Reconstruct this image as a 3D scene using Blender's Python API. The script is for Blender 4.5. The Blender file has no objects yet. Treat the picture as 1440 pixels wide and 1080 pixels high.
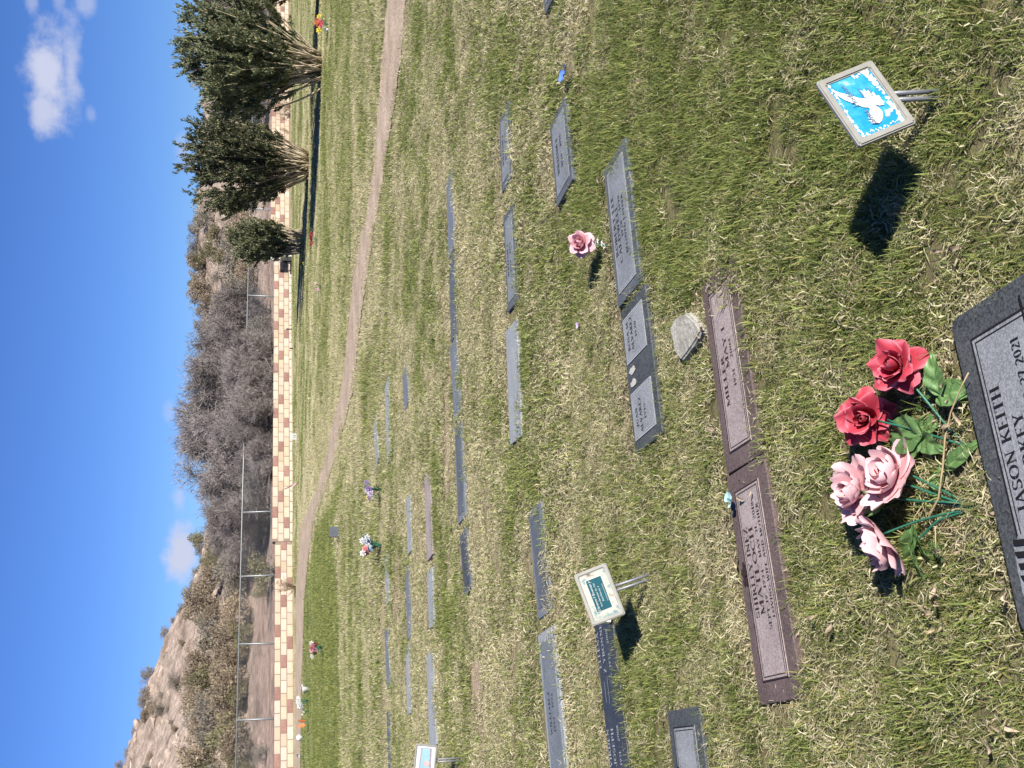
import bpy, bmesh, math, random
import numpy as np
from mathutils import Vector, Matrix, Euler
random.seed(7); rng = np.random.default_rng(11)
S = bpy.context.scene
COL = S.collection

# ------------------------------------------------------------------ camera (phone held in portrait, picture stored on its side)
FPX, CAMH = 1456.0, 1.42
PITCH, ROLL = math.atan(363/FPX), math.radians(1.15)
cp, sp = math.cos(PITCH), math.sin(PITCH)
vF = np.array([0, cp, -sp]); R0 = np.array([1., 0, 0]); U0 = np.array([0, sp, cp])
vR = math.cos(ROLL)*R0 + math.sin(ROLL)*U0
vU = -math.sin(ROLL)*R0 + math.cos(ROLL)*U0
CAM = np.array([0, 0, CAMH])
cam = bpy.data.cameras.new('camera'); camo = bpy.data.objects.new('camera', cam); COL.objects.link(camo)
cam.sensor_fit = 'HORIZONTAL'; cam.sensor_width = 36; cam.lens = 36*FPX/1440; cam.clip_start = .02; cam.clip_end = 2000
M = Matrix.Identity(4)
for i in range(3):
    M[i][0] = -vU[i]; M[i][1] = vR[i]; M[i][2] = -vF[i]; M[i][3] = CAM[i]
camo.matrix_world = M
S.camera = camo

# ------------------------------------------------------------------ sky, sun, exposure
SUN_EL = math.radians(34); SUN_AZ = math.radians(137)      # azimuth from +Y towards +X
W = bpy.data.worlds.new('World'); S.world = W; W.use_nodes = True
def world():
    nt = W.node_tree; N = nt.nodes; L = nt.links; N.clear()
    out = N.new('ShaderNodeOutputWorld'); bg = N.new('ShaderNodeBackground'); L.new(bg.outputs[0], out.inputs[0])
    bg.inputs[1].default_value = .10
    sky = N.new('ShaderNodeTexSky'); sky.sky_type = 'NISHITA'; sky.sun_disc = False
    sky.sun_elevation = SUN_EL; sky.sun_rotation = SUN_AZ; sky.air_density = 1.0; sky.dust_density = 0.; sky.ozone_density = 4.0
    sky.altitude = 1500
    hs = N.new('ShaderNodeMix'); hs.data_type = 'RGBA'; hs.blend_type = 'MULTIPLY'; hs.inputs['Factor'].default_value = 1; hs.inputs['B'].default_value = (.25, .355, .585, 1)   # clear dry desert air, camera colour balance
    L.new(sky.outputs[0], hs.inputs['A'])
    tc = N.new('ShaderNodeTexCoord')
    def math_(op, a, b=None, c=None):
        n = N.new('ShaderNodeMath'); n.operation = op
        for k, v in enumerate((a, b, c)):
            if v is None: continue
            if isinstance(v, (int, float)): n.inputs[k].default_value = v
            else: L.new(v, n.inputs[k])
        return n.outputs[0]
    def dot(v):
        n = N.new('ShaderNodeVectorMath'); n.operation = 'DOT_PRODUCT'; L.new(tc.outputs['Generated'], n.inputs[0])
        n.inputs[1].default_value = v; return n.outputs['Value']
    noi = N.new('ShaderNodeTexNoise'); noi.inputs['Scale'].default_value = 34; noi.inputs['Detail'].default_value = 7; noi.inputs['Roughness'].default_value = .62
    L.new(tc.outputs['Generated'], noi.inputs['Vector'])
    noi2 = N.new('ShaderNodeTexNoise'); noi2.inputs['Scale'].default_value = 60; noi2.inputs['Detail'].default_value = 5
    L.new(tc.outputs['Generated'], noi2.inputs['Vector'])
    total = None
    # pixel centre, half sizes (up, across) in pixels, strength: each cloud is a direction in the sky
    for (px, py, hu, hr, st) in [(68, 108, 27, 62, 1.), (62, 150, 17, 34, .9), (100, 96, 13, 60, .75), (256, 778, 19, 38, 1.), (252, 700, 11, 22, .6), (238, 580, 9, 16, .3), (45, 0, 8, 20, .45), (120, 2, 11, 16, .5), (82, 0, 8, 14, .35), (128, 160, 7, 10, .3), (258, 215, 12, 22, .5)]:
        d = vF + (540-py)/FPX*vR + (720-px)/FPX*vU; d = d/np.linalg.norm(d)
        ex = np.cross(d, (0, 0, 1)); ex /= np.linalg.norm(ex); ey = np.cross(ex, d)
        c = dot(d); c = math_('MAXIMUM', c, .05)
        X = math_('DIVIDE', math_('DIVIDE', dot(ex), c), hr/FPX); Y = math_('DIVIDE', math_('DIVIDE', dot(ey), c), hu/FPX)
        r = math_('SQRT', math_('ADD', math_('MULTIPLY', X, X), math_('MULTIPLY', Y, Y)))
        front = math_('GREATER_THAN', dot(d), .1)
        r = math_('ADD', r, math_('MULTIPLY', math_('SUBTRACT', noi.outputs['Fac'], .5), 2.2))
        r = math_('ADD', r, math_('MULTIPLY', math_('SUBTRACT', noi2.outputs['Fac'], .5), 1.0))
        mr = N.new('ShaderNodeMapRange'); mr.interpolation_type = 'SMOOTHSTEP'; L.new(r, mr.inputs[0])
        mr.inputs[1].default_value = 1.35; mr.inputs[2].default_value = .15; mr.inputs[3].default_value = 0; mr.inputs[4].default_value = st
        m = math_('MULTIPLY', mr.outputs[0], front)
        total = m if total is None else math_('MAXIMUM', total, m)
    mix = N.new('ShaderNodeMix'); mix.data_type = 'RGBA'; L.new(total, mix.inputs['Factor'])
    L.new(hs.outputs['Result'], mix.inputs['A']); mix.inputs['B'].default_value = (2.9, 3.1, 4.0, 1)
    L.new(mix.outputs['Result'], bg.inputs[0])
world()
sun = bpy.data.lights.new('sun', 'SUN'); suno = bpy.data.objects.new('sun', sun); COL.objects.link(suno)
sun.energy = 5.0; sun.angle = math.radians(.53); sun.color = (1, .945, .86)
sd = Vector((math.sin(SUN_AZ)*math.cos(SUN_EL), math.cos(SUN_AZ)*math.cos(SUN_EL), math.sin(SUN_EL)))
suno.rotation_euler = sd.to_track_quat('Z', 'Y').to_euler(); suno.location = (10, -10, 20)
S.view_settings.view_transform = 'Standard'; S.view_settings.look = 'None'; S.view_settings.gamma = 1
S.view_settings.use_curve_mapping = False; S.view_settings.exposure = 1.08
S.cycles.max_bounces = 6; S.cycles.diffuse_bounces = 3; S.cycles.glossy_bounces = 2; S.cycles.transmission_bounces = 3; S.cycles.transparent_max_bounces = 6

# ------------------------------------------------------------------ pixel helpers
def ray(px, py): return vF + (540-py)/FPX*vR + (720-px)/FPX*vU
def gp(px, py, z=0.):
    d = ray(px, py); return CAM + d*((z-CAMH)/d[2])
def atY(px, py, Y):
    d = ray(px, py); return CAM + d*(Y/d[1])
def proj(P):
    q = np.asarray(P)-CAM; k = q@vF
    return 720-(q@vU)/k*FPX, 540-(q@vR)/k*FPX

# ------------------------------------------------------------------ value noise
_perm = rng.random((256, 256))
def vnoise(x, y):
    x = np.asarray(x, float); y = np.asarray(y, float)
    xi = np.floor(x).astype(int); yi = np.floor(y).astype(int); fx = x-xi; fy = y-yi
    fx = fx*fx*(3-2*fx); fy = fy*fy*(3-2*fy)
    g = lambda a, b: _perm[a & 255, b & 255]
    return (g(xi, yi)*(1-fx)+g(xi+1, yi)*fx)*(1-fy)+(g(xi, yi+1)*(1-fx)+g(xi+1, yi+1)*fx)*fy
def fbm(x, y, o=4):
    s = 0; a = .5; t = 0
    for k in range(o):
        s = s+a*vnoise(x*2**k+17.3*k, y*2**k+9.1*k); t += a; a *= .5
    return s/t

# ------------------------------------------------------------------ materials
def mat(name, rough=.7, spec=.3):
    m = bpy.data.materials.new(name); m.use_nodes = True
    b = m.node_tree.nodes['Principled BSDF']; b.inputs['Roughness'].default_value = rough; b.inputs['Specular IOR Level'].default_value = spec
    return m, m.node_tree.nodes, m.node_tree.links, b
def ramp(N, stops):
    r = N.new('ShaderNodeValToRGB'); e = r.color_ramp.elements
    while len(e) > 1: e.remove(e[0])
    e[0].position = stops[0][0]; e[0].color = (*stops[0][1], 1)
    for p_, c in stops[1:]:
        k = e.new(p_); k.color = (*c, 1)
    return r
def noisy(name, stops, scale, rough=.75, spec=.25, detail=6, bump=0, bscale=None, coord='Object', fine=None, rand=0):
    m, N, L, b = mat(name, rough, spec)
    tc = N.new('ShaderNodeTexCoord'); n = N.new('ShaderNodeTexNoise'); n.inputs['Scale'].default_value = scale; n.inputs['Detail'].default_value = detail
    L.new(tc.outputs[coord], n.inputs['Vector']); r = ramp(N, stops); L.new(n.outputs['Fac'], r.inputs[0])
    colr = r.outputs[0]
    if fine:                                  # (scale, amount)
        n3 = N.new('ShaderNodeTexNoise'); n3.inputs['Scale'].default_value = fine[0]; n3.inputs['Detail'].default_value = 3; L.new(tc.outputs[coord], n3.inputs['Vector'])
        mr = N.new('ShaderNodeMapRange'); L.new(n3.outputs['Fac'], mr.inputs[0]); mr.inputs[1].default_value = .3; mr.inputs[2].default_value = .7
        mr.inputs[3].default_value = 1-fine[1]; mr.inputs[4].default_value = 1+fine[1]
        mu = N.new('ShaderNodeMix'); mu.data_type = 'RGBA'; mu.blend_type = 'MULTIPLY'; mu.inputs['Factor'].default_value = 1
        L.new(colr, mu.inputs['A']); L.new(mr.outputs[0], mu.inputs['B']); colr = mu.outputs['Result']
    if rand:
        oi = N.new('ShaderNodeObjectInfo'); m2 = N.new('ShaderNodeMapRange'); L.new(oi.outputs['Random'], m2.inputs[0]); m2.inputs[3].default_value = 1-rand; m2.inputs[4].default_value = 1+rand
        mu = N.new('ShaderNodeMix'); mu.data_type = 'RGBA'; mu.blend_type = 'MULTIPLY'; mu.inputs['Factor'].default_value = 1; L.new(colr, mu.inputs['A']); L.new(m2.outputs[0], mu.inputs['B']); colr = mu.outputs['Result']
    L.new(colr, b.inputs['Base Color'])
    if bump:
        n2 = N.new('ShaderNodeTexNoise'); n2.inputs['Scale'].default_value = bscale or scale*3; n2.inputs['Detail'].default_value = 5; L.new(tc.outputs[coord], n2.inputs['Vector'])
        bp = N.new('ShaderNodeBump'); bp.inputs['Strength'].default_value = bump; bp.inputs['Distance'].default_value = .01
        L.new(n2.outputs['Fac'], bp.inputs['Height']); L.new(bp.outputs[0], b.inputs['Normal'])
    return m
def plain(name, c, rough=.6, spec=.3, metal=0):
    m, N, L, b = mat(name, rough, spec); b.inputs['Metallic'].default_value = metal
    tc = N.new('ShaderNodeTexCoord'); n = N.new('ShaderNodeTexNoise'); n.inputs['Scale'].default_value = 35; n.inputs['Detail'].default_value = 4
    L.new(tc.outputs['Object'], n.inputs['Vector'])
    r = ramp(N, [(.3, tuple(x*.55 for x in c)), (.7, tuple(x*.74 for x in c))]); L.new(n.outputs['Fac'], r.inputs[0]); L.new(r.outputs[0], b.inputs['Base Color'])
    return m
def colattr(name, rough=.6, spec=.2, trans=0., rand=.25, attr='Col'):
    """colour from the mesh attribute, brightness varied per object or instance"""
    m, N, L, b = mat(name, rough, spec)
    a = N.new('ShaderNodeAttribute'); a.attribute_name = attr
    oi = N.new('ShaderNodeObjectInfo'); mr = N.new('ShaderNodeMapRange'); L.new(oi.outputs['Random'], mr.inputs[0]); mr.inputs[3].default_value = 1-rand; mr.inputs[4].default_value = 1+rand
    mu = N.new('ShaderNodeMix'); mu.data_type = 'RGBA'; mu.blend_type = 'MULTIPLY'; mu.inputs['Factor'].default_value = 1
    L.new(a.outputs['Color'], mu.inputs['A']); L.new(mr.outputs[0], mu.inputs['B']); L.new(mu.outputs['Result'], b.inputs['Base Color'])
    if trans:
        t = N.new('ShaderNodeBsdfTranslucent'); L.new(mu.outputs['Result'], t.inputs['Color'])
        ms = N.new('ShaderNodeMixShader'); ms.inputs[0].default_value = trans
        o = N['Material Output']; L.new(b.outputs[0], ms.inputs[1]); L.new(t.outputs[0], ms.inputs[2]); L.new(ms.outputs[0], o.inputs[0])
    return m

# ------------------------------------------------------------------ object helpers
def link(name, me, parent=None, loc=(0, 0, 0), rot=None):
    o = bpy.data.objects.new(name, me); COL.objects.link(o); o.location = loc
    if rot is not None: o.rotation_euler = rot
    if parent is not None: o.parent = parent
    return o
def tag(o, label, cat, group=None, kind=None):
    if label: o['label'] = label
    if cat: o['category'] = cat
    if group: o['group'] = group
    if kind: o['kind'] = kind
    return o
def mesh(name, verts, faces, m=None, cols=None, smooth=False, uv=None):
    me = bpy.data.meshes.new(name); me.from_pydata([tuple(v) for v in verts], [], [tuple(f) for f in faces])
    if m is not None: me.materials.append(m)
    if cols is not None:
        a = me.color_attributes.new('Col', 'FLOAT_COLOR', 'POINT')
        c = np.ones((len(verts), 4), np.float32); c[:, :3] = np.asarray(cols, np.float32); a.data.foreach_set('color', c.ravel())
    if smooth: me.polygons.foreach_set('use_smooth', [True]*len(me.polygons))
    me.update(); return me
def npmesh(name, V, Fq, m=None, cols=None, smooth=False):
    """fast mesh: V (n,3), faces (k, 3 or 4)"""
    V = np.ascontiguousarray(V, np.float32); Fq = np.ascontiguousarray(Fq, np.int32); k, s = Fq.shape
    me = bpy.data.meshes.new(name); me.vertices.add(len(V)); me.vertices.foreach_set('co', V.ravel())
    me.loops.add(k*s); me.loops.foreach_set('vertex_index', Fq.ravel()); me.polygons.add(k)
    me.polygons.foreach_set('loop_start', np.arange(0, k*s, s, dtype=np.int32)); me.polygons.foreach_set('loop_total', np.full(k, s, np.int32))
    if smooth: me.polygons.foreach_set('use_smooth', np.ones(k, bool))
    if m is not None: me.materials.append(m)
    if cols is not None:
        a = me.color_attributes.new('Col', 'FLOAT_COLOR', 'POINT'); c = np.ones((len(V), 4), np.float32); c[:, :3] = cols; a.data.foreach_set('color', c.ravel())
    me.update(calc_edges=True); me.validate(); return me
def boxme(name, sx, sy, sz, m, bevel=0., seg=2, z0=0., jit=0.):
    bm = bmesh.new(); bmesh.ops.create_cube(bm, size=1)
    for v in bm.verts:
        v.co = Vector((v.co.x*sx, v.co.y*sy, (v.co.z+.5)*sz+z0))
        if jit: v.co += Vector((random.uniform(-jit, jit), random.uniform(-jit, jit), 0))
    if bevel: bmesh.ops.bevel(bm, geom=bm.edges[:], offset=bevel, segments=seg, affect='EDGES', profile=.6)
    me = bpy.data.meshes.new(name); bm.to_mesh(me); bm.free(); me.materials.append(m); return me
def tube_arrays(pts, rad, n=6):
    pts = np.asarray(pts, float); rad = np.broadcast_to(rad, len(pts)); V = []; Fs = []
    for i, pnt in enumerate(pts):
        t = pts[min(i+1, len(pts)-1)]-pts[max(i-1, 0)]; t = t/(np.linalg.norm(t)+1e-9)
        a = np.cross(t, (0, 0, 1) if abs(t[2]) < .9 else (1, 0, 0)); a /= np.linalg.norm(a); b = np.cross(t, a)
        for k in range(n):
            th = 2*math.pi*k/n; V.append(pnt+rad[i]*(math.cos(th)*a+math.sin(th)*b))
    for i in range(len(pts)-1):
        for k in range(n): Fs.append((i*n+k, i*n+(k+1) % n, (i+1)*n+(k+1) % n, (i+1)*n+k))
    return V, Fs
def tubes(name, lines, m, n=6, smooth=True, cap=True):
    V = []; Fs = []
    for pts, rad in lines:
        v, f_ = tube_arrays(pts, rad, n); o = len(V); V += v; Fs += [tuple(i+o for i in q) for q in f_]
        if cap: Fs += [tuple(o+k for k in range(n))[::-1], tuple(o+len(v)-n+k for k in range(n))]
    return mesh(name, V, Fs, m, smooth=smooth)
def bez(p0, p1, p2, n=8):
    p0, p1, p2 = map(np.asarray, (p0, p1, p2)); t = np.linspace(0, 1, n)[:, None]
    return (1-t)**2*p0+2*t*(1-t)*p1+t*t*p2

# ------------------------------------------------------------------ setting: lawn, track, wall line
WA = gp(413, 1080)[:2]; WB = gp(407.5, 0)[:2]
wt = (WB-WA)/np.linalg.norm(WB-WA); wn = np.array([-wt[1], wt[0]])         # along the wall / behind it
def wall_s(x, y): return (x-WA[0])*wn[0]+(y-WA[1])*wn[1]                   # >0 behind the wall
rowa = math.radians(19)
TRACK = [(-260, 566, 612), (-120, 556, 592), (0, 545, 572), (83, 538, 565), (150, 533, 555), (222, 528, 544), (295, 517, 533), (325, 509, 526), (381, 499, 519), (437, 492, 510), (492, 487, 503), (548, 480, 497),
         (585, 471, 488), (641, 459, 473), (690, 445, 457), (715, 434, 449), (740, 424, 440), (800, 418, 432), (850, 416, 428), (950, 415.5, 425), (1080, 415, 423), (1300, 412, 419)]
track_far = np.array([gp(b, a)[:2] for a, b, c in TRACK]); track_near = np.array([gp(c, a)[:2] for a, b, c in TRACK]); track_mid = (track_far+track_near)/2
def dist_poly(x, y, P):
    d = np.full(np.shape(x), 1e9)
    for a, b in zip(P[:-1], P[1:]):
        ab = b-a; t = np.clip(((x-a[0])*ab[0]+(y-a[1])*ab[1])/(ab@ab), 0, 1); d = np.minimum(d, np.hypot(x-a[0]-t*ab[0], y-a[1]-t*ab[1]))
    return d
def in_poly(x, y, P):
    c = np.zeros(np.shape(x), bool); n = len(P)
    for i in range(n):
        x1, y1 = P[i]; x2, y2 = P[(i+1) % n]
        m_ = ((y1 > y) != (y2 > y)); xx = (x2-x1)*(y-y1)/((y2-y1) if y2 != y1 else 1e-9)+x1; c ^= m_ & (x < xx)
    return c
TRACKPOLY = np.vstack([track_far, track_near[::-1]])
GREENPOLY = np.array([gp(a, b)[:2] for a, b in [(426, 830), (424, 1200), (478, 1200), (478, 900), (470, 730), (492, 640), (472, 690), (446, 742)]])
BAREPOLY = [np.array([gp(a, b)[:2] for a, b in P_]) for P_ in ([(548, 735), (552, 700), (567, 745), (566, 905), (549, 895)], [(662, 752), (676, 738), (694, 770), (690, 880), (668, 862)], [(624, 560), (633, 500), (635, 690), (627, 700)],
            [(622, 268), (627, 262), (630, 470), (624, 475)], [(586, 660), (594, 672), (597, 800), (589, 790)], [(660, 930), (682, 925), (690, 1040), (668, 1050)], [(536, 880), (540, 780), (546, 1010), (539, 1010)])]
def bareness(x, y):                                           # worn strips where the tan soil shows
    b = np.zeros(np.shape(x))
    for P_ in BAREPOLY: b = np.maximum(b, in_poly(x, y, P_)*1.)
    return b*np.clip((fbm(np.asarray(x)*2.6+11, np.asarray(y)*2.6, 3)-.28)*3.2, 0, 1)
def g_z(x, y): return .018*(fbm(np.asarray(x)*1.7+3, np.asarray(y)*1.7, 3)-.5)
def dryness(x, y):
    x = np.asarray(x, float); y = np.asarray(y, float); r = np.hypot(x, y)
    base = np.interp(r/1.32, [0, 1.6, 2.6, 3.6, 5, 7, 8.5, 10, 13, 20, 40], [.46, .42, .47, .58, .66, .68, .60, .52, .60, .58, .56])
    rr = -math.sin(rowa)*x+math.cos(rowa)*y; al = math.cos(rowa)*x+math.sin(rowa)*y
    d = base+.9*(fbm(x*1.1+40, y*1.1, 4)-.5)+.85*(fbm(x*4.3, y*4.3+8, 3)-.5)
    d += np.clip((r-4)/6, 0, 1)*1.0*(fbm(al*.22, rr*1.15+5, 3)-.5)            # long strips along the rows further off
    d -= .2*np.exp(-((x-1.1)**2+(y-3.4)**2)/1.4)                           # lusher on the right
    dt = dist_poly(x, y, track_mid); d += .55*np.exp(-(dt/1.7)**2)*(r > 7)*np.clip((3-x)/4, 0, 1)
    d += .22*np.exp(-(dt/.7)**2)*(x >= 3)
    d = np.where(in_poly(x, y, GREENPOLY), .08+.25*(d-.3), d)
    s = wall_s(x, y); d += .5*np.clip((s+1.2)/1.0, 0, 1)
    return np.clip(d, 0, 1)

def lawn():
    nr, na = 230, 420
    rad = np.r_[0, np.geomspace(.5, 62, nr-8), [75, 100, 140, 220, 400, 700, 1200]]
    # the angles are closer together in the looking direction
    ang = np.linspace(0, 1, na, endpoint=False); ang = 2*math.pi*ang; ang = ang+.55*np.sin(2*ang+math.pi) if False else ang
    Rr, A = np.meshgrid(rad, ang, indexing='ij'); X = Rr*np.sin(A); Y = Rr*np.cos(A)
    Z = g_z(X, Y)*(Rr < 60); Z -= .35*np.clip((wall_s(X, Y)-.4)/.8, 0, 1)*(wall_s(X, Y) > 0)
    D = dryness(X, Y)
    V = np.c_[X.ravel(), Y.ravel(), Z.ravel()]
    i = np.arange(nr-1)[:, None]*na; j = np.arange(na)[None, :]; j2 = (j+1) % na
    Fq = np.stack([i+j, i+na+j, i+na+j2, i+j2], -1).reshape(-1, 4)[:, ::-1]
    D = D.ravel(); tb = fbm(X*9, Y*9, 3).ravel()
    r_ = Rr.ravel(); near = np.clip(1-(r_-3.5)/16, 0, 1)
    green = np.array([.175, .195, .075]); straw = np.array([.46, .405, .245]); soil = np.array([.14, .115, .065])  # soil darker than the bare strips: shade between blades put into its colour
    k = np.clip((D-.25)/.5, 0, 1)[:, None]
    col = green*(1-k)+straw*k
    col = col*(1-.75*near[:, None])+soil*.75*near[:, None]
    bz = bareness(X, Y).ravel()[:, None]; col = col*(1-bz)+np.array([.34, .26, .19])*bz
    col *= (.85+.3*tb)[:, None]
    m, N, L, b = mat('lawn_thatch', .95, .1)
    a = N.new('ShaderNodeAttribute'); a.attribute_name = 'Col'; tc = N.new('ShaderNodeTexCoord')
    mp = N.new('ShaderNodeMapping'); mp.inputs['Rotation'].default_value = (0, 0, -rowa); mp.inputs['Scale'].default_value = (1, 1.6, 1); L.new(tc.outputs['Object'], mp.inputs[0])
    n = N.new('ShaderNodeTexNoise'); n.inputs['Scale'].default_value = 14; n.inputs['Detail'].default_value = 8; n.inputs['Roughness'].default_value = .75; L.new(mp.outputs[0], n.inputs['Vector'])
    mr = N.new('ShaderNodeMapRange'); L.new(n.outputs['Fac'], mr.inputs[0]); mr.inputs[1].default_value = .3; mr.inputs[2].default_value = .72; mr.inputs[3].default_value = .45; mr.inputs[4].default_value = 1.5
    mu = N.new('ShaderNodeMix'); mu.data_type = 'RGBA'; mu.blend_type = 'MULTIPLY'; mu.inputs['Factor'].default_value = 1; L.new(a.outputs['Color'], mu.inputs['A']); L.new(mr.outputs[0], mu.inputs['B'])
    L.new(mu.outputs['Result'], b.inputs['Base Color'])
    bp = N.new('ShaderNodeBump'); bp.inputs['Strength'].default_value = .8; bp.inputs['Distance'].default_value = .03; L.new(n.outputs['Fac'], bp.inputs['Height']); L.new(bp.outputs[0], b.inputs['Normal'])
    o = link('lawn', npmesh('lawn', V, Fq, m, col, True)); tag(o, 'patchy green and straw coloured cemetery lawn', None, kind='structure')
lawn()

def track():
    n = 220; t = np.linspace(0, len(TRACK)-1, n); idx = np.arange(len(TRACK))
    fx = np.c_[np.interp(t, idx, track_far[:, 0]), np.interp(t, idx, track_far[:, 1])]; nx = np.c_[np.interp(t, idx, track_near[:, 0]), np.interp(t, idx, track_near[:, 1])]
    V = []; Fs = []; K = 9
    for i in range(n):
        j = .12*(vnoise(t[i]*9, 3.3)-.5); j2 = .12*(vnoise(t[i]*9, 7.7)-.5)
        for k in range(K):
            a = k/(K-1); a2 = a+(j*(1-a)+j2*a); q = fx[i]*(1-a2)+nx[i]*a2
            V.append((q[0], q[1], float(g_z(q[0], q[1]))+.012+.012*math.sin(a*math.pi)*vnoise(q[0]*3, q[1]*3)))
    for i in range(n-1):
        for k in range(K-1): Fs.append((i*K+k, i*K+k+1, (i+1)*K+k+1, (i+1)*K+k))
    m = noisy('track_dirt', [(.25, (.24, .185, .14)), (.5, (.325, .255, .195)), (.8, (.42, .335, .26))], 2.2, .95, .1, 9, .9, 30, fine=(40, .35))
    tag(link('dirt_path', mesh('dirt_path', V, Fs, m, smooth=True)), 'bare brown dirt track curving across the lawn to the wall', None, kind='structure')
track()

# hill behind the fence: ridge heights read off the skyline at its own distance
RIDGE = [(-500, 330), (-200, 322), (0, 308), (150, 296), (250, 292), (330, 285), (430, 292), (520, 298), (640, 303), (720, 304), (780, 296), (850, 280), (900, 262), (940, 240), (1000, 222), (1080, 190), (1200, 140), (1400, 80)]
def hill():
    SR = 42.
    tt = []; hh = []
    for py, px in RIDGE:
        d = ray(px, py); den = d[0]*wn[0]+d[1]*wn[1]
        k = (SR+WA[0]*wn[0]+WA[1]*wn[1])/max(den, .25); P = CAM+d*k
        tt.append((P[0]-WA[0])*wt[0]+(P[1]-WA[1])*wt[1]); hh.append(P[2])
    o = np.argsort(tt); tt = np.array(tt)[o]; hh = np.array(hh)[o]
    global hill_z
    def hill_z(x, y):
        t = (x-WA[0])*wt[0]+(y-WA[1])*wt[1]; s = wall_s(x, y)
        h = np.interp(t, tt, hh); h = np.clip(h, 2, 26)
        u = np.clip((s-9)/(SR-9), 0, 1); prof = u*u*(3-2*u); prof = np.where(s > SR, 1-.0*s, prof)
        z = .25+np.clip(s, 0, 9)*.085
        z = z+(h-1.0)*prof*(1-.004*np.clip(s-SR, 0, 60))
        amp = np.clip((s-3)/14, 0, 1)
        rid = 1-np.abs(2*fbm(x*.11, y*.11, 4)-1)
        z += amp*(1.7*(fbm(x*.16+7, y*.16, 4)-.5)+1.1*(rid-.7)+.7*(np.round(fbm(x*.5, y*.5+3, 3)*6)/6-.5))
        z += .12*(fbm(x*1.2, y*1.2, 3)-.5)+.35*amp*(fbm(x*1.4+4, y*1.4, 4)-.5)
        return z
    nt_, ns = 300, 150
    T = np.linspace(-42, 105, nt_); Sv = np.r_[np.linspace(.35, 8, 30), np.linspace(8.4, SR+6, ns-50), np.linspace(SR+7, SR+60, 20)]
    Tg, Sg = np.meshgrid(T, Sv, indexing='ij'); X = WA[0]+Tg*wt[0]+Sg*wn[0]; Y = WA[1]+Tg*wt[1]+Sg*wn[1]; Z = hill_z(X, Y)
    ns = len(Sv); i = np.arange(nt_-1)[:, None]*ns; j = np.arange(ns-1)[None, :]
    Fq = np.stack([i+j, i+ns+j, i+ns+j+1, i+j+1], -1).reshape(-1, 4)
    n1 = fbm(X*.25, Y*.25, 4).ravel(); n2 = fbm(X*1.1+3, Y*1.1, 4).ravel()
    pink = np.array([.35, .25, .20]); rock = np.array([.37, .295, .245]); dark = np.array([.15, .11, .085])
    a = np.clip((Sg.ravel()-6)/10, 0, 1)[:, None]
    col = pink*(1-a)+rock*a; k = np.clip((n2-.53)*5, 0, 1)[:, None]*.75; col = col*(1-k)+dark*k; col *= (.75+.5*n1)[:, None]
    m, N, L, b = mat('desert_rock', .95, .1)
    at = N.new('ShaderNodeAttribute'); at.attribute_name = 'Col'; tc = N.new('ShaderNodeTexCoord')
    n = N.new('ShaderNodeTexNoise'); n.inputs['Scale'].default_value = 2.6; n.inputs['Detail'].default_value = 10; n.inputs['Roughness'].default_value = .7; L.new(tc.outputs['Object'], n.inputs['Vector'])
    v = N.new('ShaderNodeTexVoronoi'); v.feature = 'DISTANCE_TO_EDGE'; v.inputs['Scale'].default_value = .9; L.new(tc.outputs['Object'], v.inputs['Vector'])
    mr = N.new('ShaderNodeMapRange'); L.new(n.outputs['Fac'], mr.inputs[0]); mr.inputs[1].default_value = .3; mr.inputs[2].default_value = .7; mr.inputs[3].default_value = .5; mr.inputs[4].default_value = 1.4
    mu = N.new('ShaderNodeMix'); mu.data_type = 'RGBA'; mu.blend_type = 'MULTIPLY'; mu.inputs['Factor'].default_value = 1; L.new(at.outputs['Color'], mu.inputs['A']); L.new(mr.outputs[0], mu.inputs['B']); L.new(mu.outputs['Result'], b.inputs['Base Color'])
    ad = N.new('ShaderNodeMath'); ad.operation = 'MULTIPLY_ADD'; L.new(v.outputs['Distance'], ad.inputs[0]); ad.inputs[1].default_value = .5; L.new(n.outputs['Fac'], ad.inputs[2])
    bp = N.new('ShaderNodeBump'); bp.inputs['Strength'].default_value = .9; bp.inputs['Distance'].default_value = .35; L.new(ad.outputs[0], bp.inputs['Height']); L.new(bp.outputs[0], b.inputs['Normal'])
    tag(link('hillside', npmesh('hillside', np.c_[X.ravel(), Y.ravel(), Z.ravel()], Fq, m, col, False)), 'rocky tan desert hill rising behind the wall', None, kind='structure')
hill()

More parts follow.
